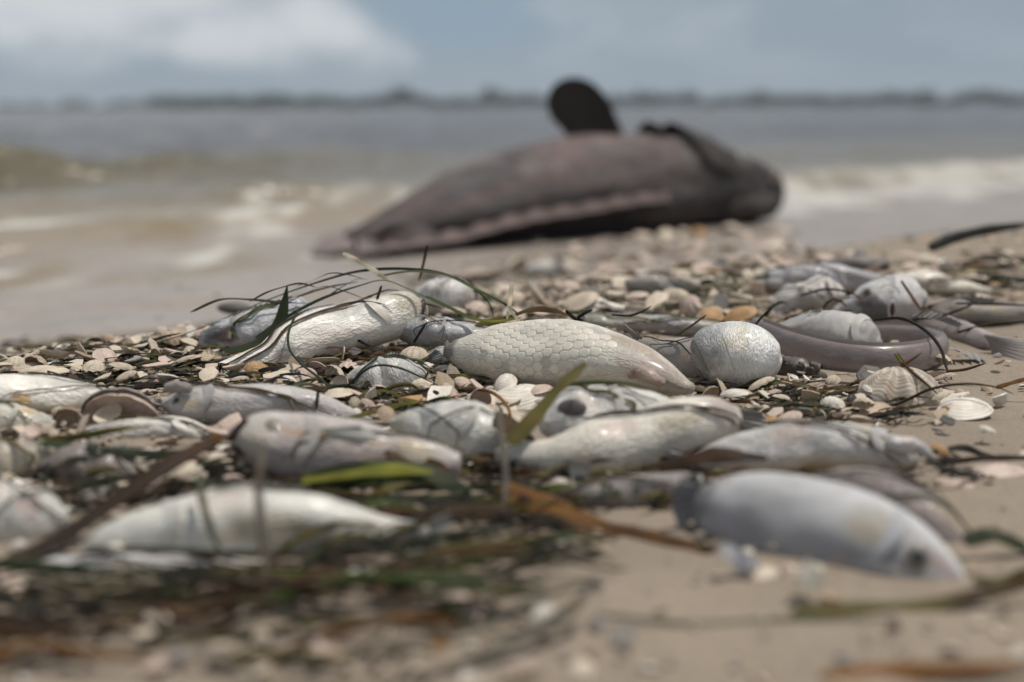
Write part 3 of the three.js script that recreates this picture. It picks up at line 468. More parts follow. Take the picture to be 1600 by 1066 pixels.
// the scaled cream fish in the middle: body, snout, tail stalk and the large scales one by one
{
  const st = [[704, 536, 562], [716, 529, 572], [738, 520, 586], [768, 511, 600], [805, 505, 610], [845, 502, 615], [890, 504, 617], [930, 513, 618], [968, 526, 617], [1005, 543, 616], [1035, 564, 616], [1062, 586, 618], [1078, 598, 617]];
  const t = fish({ ref: 'the scaled cream fish', label: 'cream fish with large honeycomb scales lying across the middle of the bank', st, D: [1.345, 1.205], hue: { base: [0.65, 0.615, 0.535], spots: [[0.02, 1.2, 0.05, 2.5, [0.13, 0.12, 0.115], 0.9], [0.78, 0.5, 0.12, 0.5, [0.34, 0.27, 0.2], 0.7], [0.9, 1.2, 0.14, 1.0, [0.40, 0.32, 0.28], 0.7], [0.42, 1.1, 0.24, 1.2, [0.46, 0.43, 0.385], 0.8]], pink: 0.1 }, body: { k: 1.25, head: 0.5, tail: 0.6, lump: 0.02, nu: 96, nv: 56, dents: 4, flat: 2 },
    more: (t, b, D) => {
      const r = rng(77), mats = [0, 1, 2, 3].map((i) => phys({ vertexColors: false, color: new THREE.Color(...[[0.72, 0.69, 0.60], [0.69, 0.65, 0.57], [0.69, 0.64, 0.57], [0.655, 0.625, 0.55]][i]), map: T.skinColor, bumpMap: T.skinBump, bumpScale: 0.0003, roughness: 0.42, clearcoat: 0.25, clearcoatRoughness: 0.3 }));
      const a = 0.0102, L = b.len;
      for (let i = 0; i * a * 0.866 < L; i++) {
        const u = i * a * 0.866 / L; if (u < 0.17 || u > 0.80) continue;
        const R = b.radius(u) * 1.12;
        for (let j = -3; j < 14; j++) {
          const f = ((j + (i & 1) * 0.5) * a) / R + 0.02; if (f < -0.75 || f > 2.15) continue;
          const keep = sstep(0.15, 0.27, u + 0.06 * noise(j * 0.9, i * 0.4)) * (1 - sstep(0.6, 0.72, u - 0.05 * f + 0.1 * noise(i * 0.7, j * 0.7))); if (keep < 0.45 || noise(i * 0.37 + 5, j * 0.41, 2) > 0.33) continue;
          const pos = [], uv = [], idx = [], N = 12, sz = a * (0.482 + 0.02 * r()), su = (r() - 0.5) * 0.0007, sf = (r() - 0.5) * 0.0007, hi = 0.00028 + 0.00018 * r();
          const put = (du, df, out) => { const p = b.point(u + (du + su) / L, f + (df + sf) / R, out); pos.push(p.x, p.y, p.z); uv.push(u * L + du, f * R + df); };
          put(0, 0, hi);
          for (const [q, o] of [[0.7, hi * 0.97], [0.93, hi * 0.75], [1.0, -0.0003]]) for (let k = 0; k < N; k++) { const g = k / N * Math.PI * 2, hex = 1 / Math.max(...[0, 1, 2].map((m) => Math.abs(Math.cos(g + m * Math.PI / 3 + Math.PI / 6)))), rr = sz * q * lerp(1, hex, 0.85); put(Math.cos(g) * rr * 1.0, Math.sin(g) * rr * 1.0, o); }
          for (let k = 0; k < N; k++) { const k2 = (k + 1) % N; idx.push(0, 1 + k2, 1 + k); for (let m = 0; m < 2; m++) { const A = 1 + m * N + k, B = 1 + m * N + k2, C = A + N, E = B + N; idx.push(A, B, C, B, E, C); } }
          const g = new THREE.BufferGeometry(); g.setAttribute('position', new THREE.Float32BufferAttribute(pos, 3)); g.setAttribute('uv', new THREE.Float32BufferAttribute(uv, 2)); g.setIndex(idx); g.computeVertexNormals();
          part('scale', g, mats[Math.floor(r() * 4)], t);
        }
      }
      const sn = new Body([[697, 537, 4, 1.385], [701, 545, 10, 1.38], [708, 549, 13, 1.375]], { k: 1.1, nu: 16, nv: 20, head: 0.8 }); part('snout', sn.geo(hue({ base: [0.14, 0.13, 0.125] })), M.skin, t);
      part('barbel', new Body([[699, 533, 2.5, 1.36], [696, 545, 3, 1.355], [694, 558, 2, 1.352]], { k: 1, nu: 12, nv: 10 }).geo(hue({ base: [0.16, 0.11, 0.07] })), M.skin, t);
      const wr = new Body([[985, 586, 7, 1.20], [1000, 580, 12, 1.19], [1018, 590, 11, 1.18], [1036, 600, 8, 1.18]], { k: 0.9, nu: 30, nv: 20, lump: 0.14, seed: 9 }); part('vent_flesh', wr.geo(hue({ base: [0.36, 0.27, 0.23], spots: [[0.3, 1.2, 0.15, 0.8, [0.14, 0.07, 0.04], 0.8]] })), M.skin, t);
      backFin(t, 1.30, [[925, 514], [960, 525], [990, 539]], [[938, 508], [972, 516], [1004, 536]], [0.40, 0.33, 0.25], { rays: 6 });
    } });
}
// fish behind and to the left of it
fish({ ref: 'the round white fish', label: 'rounded white fish half hidden under green seagrass behind the long white fish', st: [[655, 450, 476], [672, 438, 486], [695, 432, 494], [718, 437, 496], [735, 452, 492], [742, 466, 484]], hue: { base: [0.60, 0.585, 0.57] }, body: { tail: 0.6 }, more: (t, b, D) => addGill(t, b, 0.3, 0.2, 1.7, [0.6, 0.59, 0.58], 0.08, 1) });
fish({ ref: 'the bluish silver fish', label: 'bluish silver fish with dark red wound lying behind the long white fish', st: [[322, 515, 545], [345, 503, 553], [375, 494, 556], [410, 482, 550], [445, 472, 536], [478, 464, 520]], hue: { base: BLUE, top: [0.52, 0.54, 0.58], spots: [[0.24, 1.5, 0.14, 0.55, [0.13, 0.055, 0.05], 0.9], [0.08, 1.2, 0.1, 1.2, [0.08, 0.08, 0.085], 0.8]] }, more: (t, b, D) => { backFin(t, D, [[360, 498], [400, 486], [440, 474]], [[364, 488], [404, 476], [444, 466]], GREYFIN); addGill(t, b, 0.3, 0.2, 1.7, BLUE, 0.06, 1); } });
fish({ ref: 'the glittering silver fish', label: 'silver fish with glittering scales tucked under the snout of the scaled fish', st: [[632, 494, 532], [652, 493, 541], [680, 493, 545], [710, 499, 545], [740, 505, 540], [766, 512, 532]], D: [1.45, 1.44], hue: { base: [0.46, 0.465, 0.48], top: [0.56, 0.56, 0.57], spots: [[0.25, 0.8, 0.2, 0.6, [0.25, 0.25, 0.26], 0.6]] }, mat: M.bright, more: (t, b, D) => { addEye(t, b, 0.26, 0.75, 0.0055); addGill(t, b, 0.45, 0.2, 1.7, [0.44, 0.445, 0.46], 0.06, 1); } });
fish({ ref: 'the long white fish', label: 'long glistening white fish lying diagonally under strands of seagrass', st: [[282, 592, 602], [310, 581, 604], [345, 567, 604], [380, 551, 602], [420, 534, 592], [440, 519, 589], [470, 499, 572], [505, 482, 560], [540, 477, 548], [575, 466, 541], [605, 458, 532], [632, 455, 520], [650, 466, 508]], D: [1.305, 1.47], hue: { base: [0.80, 0.78, 0.725], spots: [[0.95, 1.0, 0.10, 1.2, [0.50, 0.44, 0.35], 0.75], [0.38, 1.7, 0.06, 0.4, [0.22, 0.19, 0.18], 0.6], [0.25, 1.9, 0.2, 0.35, [0.38, 0.31, 0.28], 0.7], [0.55, 1.9, 0.12, 0.4, [0.42, 0.33, 0.30], 0.5]] }, body: { k: 1.15, lump: 0.035, nu: 110, nv: 48, tail: 0.7 },
  more: (t, b, D) => { addGill(t, b, 0.80, 0.1, 1.9, [0.62, 0.58, 0.52], 0.05, -1); tailFan(t, 1.355, [[300, 584], [290, 600]], [[262, 586], [254, 600], [240, 614]], PALEFIN); addMouth(t, b, 0.99, 1.3, 0.009, 0.35, 1.2); part('pectoral_fin', finGeo(pts(1.36, [440, 572], [448, 580]), pts(1.345, [465, 556], [474, 571], [462, 588]), PALEFIN, { rays: 6 }), M.finray, t); } });
fish({ ref: 'the pale wedge fish', label: 'small pale fish tail wedged under the dark snout of the scaled fish', st: [[652, 566, 574], [668, 550, 574], [688, 541, 576], [708, 540, 578], [722, 548, 576]], D: [1.375, 1.375], hue: { base: [0.50, 0.50, 0.48] }, mat: M.scaly, body: { k: 0.8 }, more: (t, b, D) => part('pectoral_fin', finGeo(pts(D - 0.016, [660, 562], [666, 570]), pts(D - 0.018, [680, 546], [692, 556], [690, 570]), [0.42, 0.42, 0.41], { rays: 8 }), M.finray, t) });
fish({ ref: 'the small silver fish', label: 'small shiny silver fish with dark mouth, crossed by a dark thread of seagrass', st: [[530, 606, 622], [545, 590, 629], [566, 573, 633], [590, 561, 632], [612, 556, 626], [634, 558, 617], [652, 568, 606], [664, 580, 598]], D: [1.255, 1.285], hue: { base: [0.56, 0.555, 0.545], top: [0.62, 0.61, 0.58], spots: [[0.2, 1.1, 0.18, 0.7, [0.20, 0.195, 0.19], 0.85]] }, mat: M.bright, body: { k: 1.1 },
  more: (t, b, D) => { addMouth(t, b, 0.28, 1.75, 0.0042, 0.5, 1.3); addEye(t, b, 0.14, 1.0, 0.0045); addGill(t, b, 0.48, 0.1, 1.8, [0.58, 0.57, 0.55], 0.07, 1); backFin(t, D, [[590, 563], [612, 558], [634, 561]], [[598, 555], [617, 550], [640, 557]], PALEFIN); } });
fish({ ref: 'the white scrap', label: 'white scrap of fish at the far edge of the shell bank', st: [[826, 414, 428], [840, 408, 434], [858, 407, 435], [876, 410, 432], [890, 416, 428]], hue: { base: [0.58, 0.57, 0.55], spots: [[0.75, 1.2, 0.2, 1, [0.08, 0.07, 0.06], 0.9]] } });
fish({ ref: 'the grey-green fish', label: 'grey green fish draped with seagrass on the far slope of the bank', st: [[980, 436, 450], [1000, 430, 460], [1030, 428, 464], [1062, 433, 462], [1092, 441, 457]], hue: { base: [0.25, 0.235, 0.215], top: [0.33, 0.3, 0.28] } });

// near fish, more and more out of focus
fish({ ref: 'the white fish at left', label: 'long white fish with yellow stain coming in from the left edge', st: [[-60, 594, 640], [-20, 588, 648], [40, 585, 651], [90, 588, 650], [135, 596, 647], [175, 608, 645], [212, 622, 646], [240, 634, 648]], slant: 0.05, hue: { base: WHITE, low: [0.45, 0.37, 0.25], spots: [[0.3, 1.7, 0.06, 0.4, [0.5, 0.3, 0.08], 0.8]], pink: 0.06 }, body: { k: 1.3 }, more: (t, b, D) => tailFan(t, D, [[230, 632], [232, 647]], [[250, 622], [256, 640], [250, 656]], PALEFIN) });
fish({ ref: 'the yellow-stained head', label: 'short white fish head with an orange stain in front of the white fish', st: [[-40, 636, 672], [-5, 630, 680], [30, 633, 681], [60, 643, 678], [84, 658, 673]], hue: { base: [0.60, 0.575, 0.50], spots: [[0.7, 0.4, 0.10, 0.5, [0.52, 0.30, 0.07], 0.8]] }, more: (t, b, D) => addGill(t, b, 0.55, 0.2, 1.8, [0.60, 0.57, 0.5], 0.09, 1) });
fish({ ref: 'the arched white fish', label: 'white fish arched over a dark hollow, beside the pair of pink shells', st: [[105, 680, 694], [140, 665, 702], [180, 655, 706], [215, 649, 702], [250, 648, 690], [285, 652, 690], [315, 664, 698], [338, 682, 700]], hue: { base: [0.62, 0.60, 0.55], spots: [[0.33, 0.7, 0.12, 0.6, [0.50, 0.42, 0.38], 0.5]] }, body: { k: 1.1, lump: 0.05 }, more: (t, b, D) => { addGill(t, b, 0.78, 0.1, 1.8, [0.64, 0.62, 0.57], 0.08, -1); } });
fish({ ref: 'the pale grey fish', label: 'smooth pale grey fish with knobbed snout behind the lilac striped fish', st: [[258, 622, 640], [280, 610, 658], [320, 604, 668], [370, 602, 668], [420, 602, 664], [470, 608, 662], [520, 624, 664], [556, 642, 664], [580, 652, 664]], hue: { base: [0.42, 0.40, 0.40], top: [0.48, 0.46, 0.455], low: [0.32, 0.29, 0.28] }, more: (t, b, D) => { const kn = new Body([[262, 606, 8, D - 0.01], [278, 604, 11, D - 0.015], [296, 608, 8, D - 0.02]], { k: 1, nu: 20, nv: 16, lump: 0.1 }); part('snout', kn.geo(hue({ base: [0.26, 0.235, 0.22] })), M.skin, t); addEye(t, b, 0.07, 1.2, 0.004); addGill(t, b, 0.22, 0.2, 1.8, [0.40, 0.38, 0.38], 0.06, 1); } });
fish({ ref: 'the lilac striped fish', label: 'thick lilac grey fish with faint orange stripes and a pale bony head', st: [[366, 664, 690], [385, 648, 716], [415, 642, 736], [455, 645, 752], [510, 652, 762], [570, 662, 768], [630, 676, 764], [680, 692, 756], [716, 708, 746]], D: [0.975, 0.965], hue: { base: MAUVE, top: [0.47, 0.43, 0.41], spots: [[0.1, 0.9, 0.16, 1.1, [0.50, 0.47, 0.43], 0.7], [0.03, 0.6, 0.03, 0.4, [0.40, 0.34, 0.07], 0.7], [0.35, 1.0, 0.2, 0.09, [0.5, 0.30, 0.16], 0.8], [0.6, 0.95, 0.16, 0.07, [0.5, 0.30, 0.18], 0.7], [0.65, 1.5, 0.16, 0.07, [0.48, 0.29, 0.18], 0.6], [0.25, 1.7, 0.1, 0.2, [0.25, 0.22, 0.24], 0.6]] }, body: { k: 1.0, lump: 0.02, head: 0.7 }, more: (t, b, D) => { addEye(t, b, 0.17, 0.8, 0.0065, true); addGill(t, b, 0.34, 0.1, 2.0, [0.47, 0.44, 0.41], 0.07, 1); addMouth(t, b, 0.02, 1.2, 0.011, 0.3, 0.8); part('pectoral_fin', finGeo(pts(D - 0.035, [500, 668], [512, 682]), pts(D - 0.03, [560, 664], [590, 684], [560, 696]), [0.66, 0.65, 0.60], { rays: 7 }), M.finray, t); } });
fish({ ref: 'the bright white fish', label: 'bright white fish with yellowish snout wedged beside the scaled fish', st: [[616, 652, 672], [640, 638, 688], [675, 628, 704], [715, 624, 718], [752, 632, 724], [785, 650, 726], [806, 672, 722]], slant: -0.03, hue: { base: [0.68, 0.67, 0.63], spots: [[0.06, 1, 0.1, 1.5, [0.48, 0.46, 0.34], 0.6], [0.6, 0.5, 0.14, 0.6, [0.50, 0.47, 0.42], 0.6]] }, body: { k: 1.1 }, more: (t, b, D) => { addGill(t, b, 0.66, 0.2, 1.8, [0.56, 0.54, 0.50], 0.07, 1); } });
fish({ ref: 'the hollow-eyed fish', label: 'pearly white fish with a dark hollow eye socket', st: [[852, 640, 680], [868, 620, 700], [895, 606, 712], [930, 599, 714], [970, 600, 708], [1010, 608, 694], [1050, 622, 674]], D: [1.07, 1.09], hue: { base: [0.64, 0.63, 0.60], spots: [[0.5, 0.8, 0.06, 0.6, [0.45, 0.42, 0.32], 0.6]] }, body: { k: 0.9, head: 0.5 }, more: (t, b, D) => { let p = b.point(0.17, 1.05); part('eye_socket', bead(p, 0.0075, [1.55, 0.95, 0.5], facing(V(-0.3, 0.3, 0.9).normalize())), phys({ vertexColors: false, color: new THREE.Color(0.10, 0.085, 0.085), roughness: 0.5 }), t); addGill(t, b, 0.5, 0.1, 1.9, [0.60, 0.58, 0.54], 0.07, 1); } });
fish({ ref: 'the big cream-white fish', label: 'big creamy white fish with torn dark gut opening at its right end', st: [[782, 696, 724], [812, 690, 734], [850, 684, 742], [890, 668, 752], [935, 652, 752], [985, 640, 740], [1030, 630, 722], [1075, 622, 706], [1115, 622, 694], [1146, 634, 684]], D: [1.0, 1.045], hue: { base: [0.64, 0.61, 0.545], spots: [[0.3, 1.9, 0.08, 0.5, [0.46, 0.38, 0.30], 0.6], [0.93, 1.0, 0.07, 0.9, [0.36, 0.31, 0.28], 0.7]] }, body: { k: 0.95, lump: 0.03, tail: 0.4 }, more: (t, b, D) => { const g = new Body([[1062, 700, 16, 1.03], [1084, 688, 24, 1.03], [1108, 694, 20, 1.04], [1124, 704, 10, 1.05]], { k: 0.8, nu: 24, nv: 20, lump: 0.1 }); part('gut_opening', g.geo(hue({ base: [0.05, 0.035, 0.03] })), M.skin, t); tailFan(t, 1.09, [[1136, 634], [1138, 672]], [[1190, 644], [1200, 664], [1192, 690]], [0.34, 0.32, 0.30]); part('pectoral_fin', finGeo(pts(0.97, [880, 716], [892, 728]), pts(0.95, [920, 724], [912, 752], [890, 764]), [0.52, 0.48, 0.43], { rays: 6 }), M.finray, t); } });
fish({ ref: 'the yellow-bellied grey fish', label: 'pale grey fish with yellowish belly behind the blue silver fish', st: [[1072, 712, 730], [1110, 696, 742], [1150, 680, 746], [1200, 666, 746], [1260, 656, 742], [1320, 660, 742], [1370, 672, 742], [1408, 692, 740], [1430, 706, 732]], slant: 0.0, hue: { base: [0.46, 0.455, 0.455], top: [0.54, 0.535, 0.53], low: [0.36, 0.28, 0.15] }, body: { k: 1.0 }, more: (t, b, D) => { addGill(t, b, 0.82, 0.1, 1.8, [0.5, 0.49, 0.48], 0.06, -1); tailFan(t, D - 0.01, [[1080, 710], [1084, 730]], [[1050, 700], [1044, 720], [1052, 744]], GREYFIN); const kb = new Body([[1392, 692, 14, D - 0.015], [1418, 696, 15, D - 0.015], [1440, 702, 10, D - 0.015], [1456, 712, 5, D - 0.015]], { k: 1, nu: 24, nv: 18, lump: 0.1 }); part('jaw', kb.geo(hue({ base: [0.5, 0.49, 0.5] })), M.skin, t); } });
fish({ ref: 'the dark mauve fish', label: 'dark mauve brown fish lying along the back of the blue silver fish', st: [[1278, 738, 762], [1310, 730, 790], [1355, 732, 815], [1400, 746, 840], [1440, 772, 866], [1475, 806, 892], [1500, 846, 912], [1514, 880, 924]], D: [0.90, 0.83], hue: { base: [0.20, 0.165, 0.155], top: [0.25, 0.21, 0.20] }, body: { k: 1.0 }, more: (t, b, D) => backFin(t, 0.88, [[1360, 736], [1410, 752], [1450, 782]], [[1376, 728], [1424, 742], [1464, 772]], [0.18, 0.15, 0.14]) });
fish({ ref: 'the blue silver fish', label: 'big blue silver fish with dark eye, head down on the bare sand', st: [[1086, 760, 796], [1104, 748, 826], [1140, 741, 858], [1190, 739, 884], [1245, 746, 900], [1300, 757, 914], [1352, 776, 926], [1400, 802, 936], [1445, 838, 944], [1482, 876, 944], [1506, 905, 938]], D: [0.86, 0.765], hue: { base: [0.50, 0.505, 0.52], top: [0.64, 0.64, 0.64], low: [0.34, 0.34, 0.355], spots: [[0.03, 1.2, 0.07, 1.4, [0.15, 0.15, 0.16], 0.7], [0.97, 0.7, 0.1, 0.9, [0.80, 0.80, 0.80], 0.85], [0.2, 1.7, 0.2, 0.45, [0.26, 0.26, 0.29], 0.6], [0.55, 1.75, 0.16, 0.35, [0.30, 0.30, 0.33], 0.6], [0.82, 1.6, 0.1, 0.3, [0.20, 0.19, 0.2], 0.6], [0.4, 0.5, 0.3, 0.4, [0.72, 0.72, 0.72], 0.5]], pink: 0.03, mott: 0.3 }, mat: M.scaly, body: { k: 0.85, lump: 0.02, head: 0.4, tail: 0.7, dents: 0, flat: 2.2 },
  more: (t, b, D) => { addEye(t, b, 0.845, 1.35, 0.0075); addGill(t, b, 0.74, 0.25, 1.9, [0.46, 0.47, 0.50], 0.05, 1); tailFan(t, 0.855, [[1098, 754], [1092, 776], [1098, 800]], [[1066, 742], [1048, 776], [1060, 826]], [0.28, 0.28, 0.30]); part('pectoral_fin', finGeo(pts(0.735, [1260, 870], [1272, 888]), pts(0.72, [1238, 900], [1262, 922], [1288, 916]), [0.44, 0.42, 0.36], { rays: 6 }), M.finray, t); part('belly_fin', finGeo(pts(0.765, [1130, 846], [1180, 872]), pts(0.755, [1120, 872], [1150, 892], [1184, 896]), [0.36, 0.37, 0.41], { rays: 7, edge: 0.3 }), M.finray, t); addMouth(t, b, 1.03, 1.4, 0.006, 0.3, 0.6); } });
fish({ ref: 'the slim dark fish', label: 'slim dark grey fish half buried in seagrass below the cream white fish', st: [[880, 768, 786], [915, 752, 796], [960, 744, 800], [1010, 738, 798], [1060, 736, 788], [1096, 742, 778]], hue: { base: [0.20, 0.18, 0.17], top: [0.27, 0.245, 0.235] }, body: { k: 1 } });
fish({ ref: 'the large white fish', label: 'large white fish with tan flank sweeping to a tail in the near seagrass', st: [[132, 848, 874], [165, 822, 884], [210, 800, 890], [262, 782, 892], [320, 768, 890], [380, 760, 886], [430, 760, 882], [480, 768, 876], [535, 786, 868], [590, 804, 858], [636, 814, 848], [668, 818, 840]], D: [0.83, 0.83], hue: { base: [0.66, 0.65, 0.60], spots: [[0.55, 1.55, 0.14, 0.45, [0.44, 0.36, 0.24], 0.7], [0.82, 2.0, 0.16, 0.4, [0.40, 0.25, 0.10], 0.7]], pink: 0.05 }, body: { k: 1.0, lump: 0.015 }, more: (t, b, D) => { tailFan(t, 0.83, [[655, 818], [657, 840]], [[706, 800], [700, 826], [690, 846]], PALEFIN); addGill(t, b, 0.28, 0.2, 1.8, [0.66, 0.65, 0.60], 0.05, 1); backFin(t, 0.83, [[330, 768], [400, 762], [470, 768]], [[350, 760], [420, 753], [486, 764]], PALEFIN); } });
fish({ ref: 'the white fish underneath', label: 'slim white fish lying flat under the large white fish', st: [[44, 886, 902], [80, 872, 912], [140, 866, 916], [210, 865, 918], [290, 868, 918], [370, 874, 916], [440, 880, 912], [500, 888, 908]], D: [0.795, 0.80], hue: { base: [0.60, 0.60, 0.60], low: [0.36, 0.27, 0.25] }, body: { k: 0.9 } });
fish({ ref: 'the white fish with pink patch', label: 'white fish with pinkish patch coming in at the left edge behind brown strap weed', st: [[-70, 764, 862], [-30, 750, 872], [10, 748, 874], [50, 755, 866], [82, 774, 848], [104, 796, 826]], D: [0.86, 0.86], hue: { base: [0.64, 0.63, 0.59], spots: [[0.75, 1.0, 0.12, 0.5, [0.42, 0.33, 0.31], 0.8]] }, body: { k: 0.9 }, more: (t, b, D) => addGill(t, b, 0.6, 0.2, 1.8, [0.65, 0.64, 0.61], 0.07, 1) });
fish({ ref: 'the tan head', label: 'rounded tan fish head at the left edge above the pink patched fish', st: [[-30, 700, 752], [5, 684, 764], [40, 682, 766], [70, 690, 758], [92, 710, 744]], D: [0.98, 0.98], hue: { base: [0.30, 0.265, 0.215], spots: [[0.6, 0.8, 0.3, 0.8, [0.46, 0.42, 0.34], 0.7]] }, body: { k: 0.9, tail: 0.7 } });
fish({ ref: 'the dark brown fish', label: 'dark brown shrivelled fish beside the rounded tan head', st: [[72, 712, 756], [100, 697, 772], [140, 692, 782], [180, 704, 786], [206, 726, 780], [222, 748, 774]], D: [0.97, 0.97], hue: { base: [0.10, 0.078, 0.065], top: [0.22, 0.185, 0.175] }, body: { k: 0.9, lump: 0.06 } });

// ------------------------------------------------------------------ shells
function valveGeo({ wide = 1, dome = 0.28, ribs = 0, ribH = 0.05, na = 18, nr = 6, seed = 1, thin = 0.035, skew = 0 }) {   // one valve, hinge at the back, about 1 across
  const r = rng(seed * 91 + 7), j1 = r() * 9;
  const h = (x, y) => { const d2 = (x * x + (y - 0.5) ** 2) / 0.25; return dome * Math.max(0, 1 - d2) ** 0.62 * (1.25 - 0.5 * y); };
  const surf = (inner) => grid(na, nr, (i, j) => {
    const a = lerp(-1.36, 1.36, i / na), q = 0.03 + 0.97 * j / nr, rad = Math.cos(a) * q * (1 + 0.05 * noise(a * 1.6 + j1, 3)), ridge = ribs ? Math.cos(a * ribs * 2.2) : 0;
    const x = rad * Math.sin(a), y = rad * Math.cos(a);
    let z = h(x, y) + ridge * ribH * q * (0.4 + 0.6 * (1 - Math.abs(a) / 1.4)) + 0.015 * noise(x * 6 + j1, y * 6);
    if (inner) z -= thin * (0.6 + 0.6 * (1 - q));
    const scal = 1 + (ribs ? 0.035 * ridge * (j === nr ? 1 : 0) : 0);
    const band = 0.92 + 0.10 * Math.sin(q * 26 + 3 * noise(a * 2, j1)) + 0.10 * noise(x * 7, y * 7, j1), c = inner ? [0.97, 0.95, 0.93] : [band, band * 0.985, band * 0.96];
    return { p: V((x * wide + skew * y * y) * scal, z, (y - 0.45) * scal), c, uv: [i / na, q] };
  });
  const A = surf(false), B = surf(true), ib = A.getIndex().array; for (let k = 0; k < ib.length; k += 3) { const q = ib[k]; ib[k] = ib[k + 1]; ib[k + 1] = q; }
  A.computeVertexNormals();
  const ring = []; for (let j = 0; j <= nr; j++) ring.push(j); for (let i = 1; i <= na; i++) ring.push(i * (nr + 1) + nr); for (let j = nr - 1; j >= 0; j--) ring.push(na * (nr + 1) + j);
  const pos = [], col = [], uv = [], idx = [];
  ring.forEach((k, m) => { for (const g of [A, B]) { const p = g.attributes.position, c = g.attributes.color; pos.push(p.getX(k), p.getY(k), p.getZ(k)); col.push(c.getX(k), c.getY(k), c.getZ(k)); uv.push(m * 0.02, g === A ? 0 : 0.02); } if (m) idx.push(2 * m - 2, 2 * m - 1, 2 * m, 2 * m - 1, 2 * m + 1, 2 * m); });
  const E = new THREE.BufferGeometry(); E.setAttribute('position', new THREE.Float32BufferAttribute(pos, 3)); E.setAttribute('color', new THREE.Float32BufferAttribute(col, 3)); E.setAttribute('uv', new THREE.Float32BufferAttribute(uv, 2)); E.setIndex(idx); E.computeVertexNormals();
  return mergeGeometries([A, B, E]);
}
function chipGeo(seed) {                                            // a broken piece of shell: an irregular bent plate with a real edge
  const r = rng(seed * 31 + 3), n = 7, R = Array.from({ length: n }, () => 0.30 + 0.34 * r()), ln = 0.7 + 0.6 * r(), bend = 0.25 + 0.5 * r(), th = 0.05 + 0.05 * r();
  const P = (k, q, up) => { const a = k / n * Math.PI * 2, x = Math.cos(a) * R[k % n] * q, z = Math.sin(a) * R[k % n] * q * ln; return [x, bend * (0.12 - x * x) + (up ? th / 2 : -th / 2), z]; };
  const pos = [], idx = [], col = [], uv = [];
  for (const up of [1, 0]) { pos.push(0, bend * 0.12 + (up ? th / 2 : -th / 2), 0); for (const q of [0.6, 0.94]) for (let k = 0; k < n; k++) pos.push(...P(k, q, up)); }
  const base = 1 + 2 * n;
  for (let k = 0; k < n; k++) { const m = (k + 1) % n; for (const [o, f] of [[0, 0], [base, 1]]) { const t = (a, b, c) => f ? idx.push(a + o, b + o, c + o) : idx.push(a + o, c + o, b + o); t(0, 1 + k, 1 + m); t(1 + k, 1 + n + k, 1 + m); t(1 + m, 1 + n + k, 1 + n + m); } idx.push(1 + n + k, 1 + n + m, base + 1 + n + k, 1 + n + m, base + 1 + n + m, base + 1 + n + k); }
  for (let k = 0; k < pos.length / 3; k++) { const v = 0.92 + 0.16 * r(); col.push(v, v * 0.985, v * 0.96); uv.push(pos[k * 3], pos[k * 3 + 2]); }
  let g = new THREE.BufferGeometry(); g.setAttribute('position', new THREE.Float32BufferAttribute(pos, 3)); g.setAttribute('color', new THREE.Float32BufferAttribute(col, 3)); g.setAttribute('uv', new THREE.Float32BufferAttribute(uv, 2)); g.setIndex(idx); g = g.toNonIndexed(); g.computeVertexNormals(); return g;
}
function snailGeo(seed, turns = 4.5, fat = 0.34) {                  // a coiled shell: a tube wound on a cone, knobbed
  return grid(110, 12, (i, j) => {
    const u = i / 110, a = u * turns * Math.PI * 2, q = 1 - u * 0.93, R = fat * 0.55 * q, tb = fat * 0.62 * q * (1 + 0.10 * Math.max(0, Math.sin(a * 4.5))), f = j / 12 * Math.PI * 2;
    const rr = R + tb * Math.cos(f), y = u * 0.9 + tb * 0.9 * Math.sin(f), k = 0.8 + 0.3 * noise(a * 0.8, f, seed);
    return { p: V(rr * Math.cos(a), y - 0.4, rr * Math.sin(a)), c: [k, k * 0.97, k * 0.93], uv: [u * 4, j / 12] };
  });
}
const KINDS = {
  cockle: [1, 2, 3].map((s) => valveGeo({ ribs: 9, dome: 0.34, na: 40, nr: 7, seed: s, wide: 1.05 })),
  clam: [4, 5, 6].map((s) => valveGeo({ wide: 1.32, dome: 0.22, seed: s, skew: 0.12 * (s - 5) })),
  jingle: [7, 8, 9].map((s) => valveGeo({ wide: 1.02, dome: 0.13, seed: s, skew: 0.1 * (s - 8) })),
  wedge: [10, 11].map((s) => valveGeo({ wide: 0.72, dome: 0.24, seed: s, skew: 0.18 })),
  chip: [1, 2, 3, 4, 5].map(chipGeo),
};
const SHELLWORD = { cockle: 'ribbed cockle shell', clam: 'smooth clam shell', jingle: 'thin round shell', wedge: 'narrow wedge shell', chip: 'broken shell piece' };
const SHELLNAME = { cockle: 'cockle_shell', clam: 'clam_shell', jingle: 'round_shell', wedge: 'wedge_shell', chip: 'shell_fragment' };
const TONES = { cream: [0.66, 0.58, 0.47], white: [0.78, 0.74, 0.67], 'pale pink': [0.60, 0.485, 0.42], tan: [0.46, 0.36, 0.26], beige: [0.56, 0.475, 0.38], 'grey': [0.30, 0.285, 0.27], orange: [0.46, 0.28, 0.13], 'dark grey': [0.085, 0.08, 0.078], brown: [0.20, 0.13, 0.08] };
const TONEMAT = Object.fromEntries(Object.entries(TONES).map(([k, c]) => { const m = M.shell.clone(); m.color.setRGB(...c); return [k, m]; }));
const shellSilh = (px, py, D) => silhouettes.some(([poly, d]) => { if (D < d - 0.06) return false; let c = false; for (let i = 0, j = poly.length - 1; i < poly.length; j = i++) { const [xi, yi] = poly[i], [xj, yj] = poly[j]; if ((yi > py) !== (yj > py) && px < (xj - xi) * (py - yi) / (yj - yi) + xi) c = !c; } return c; });
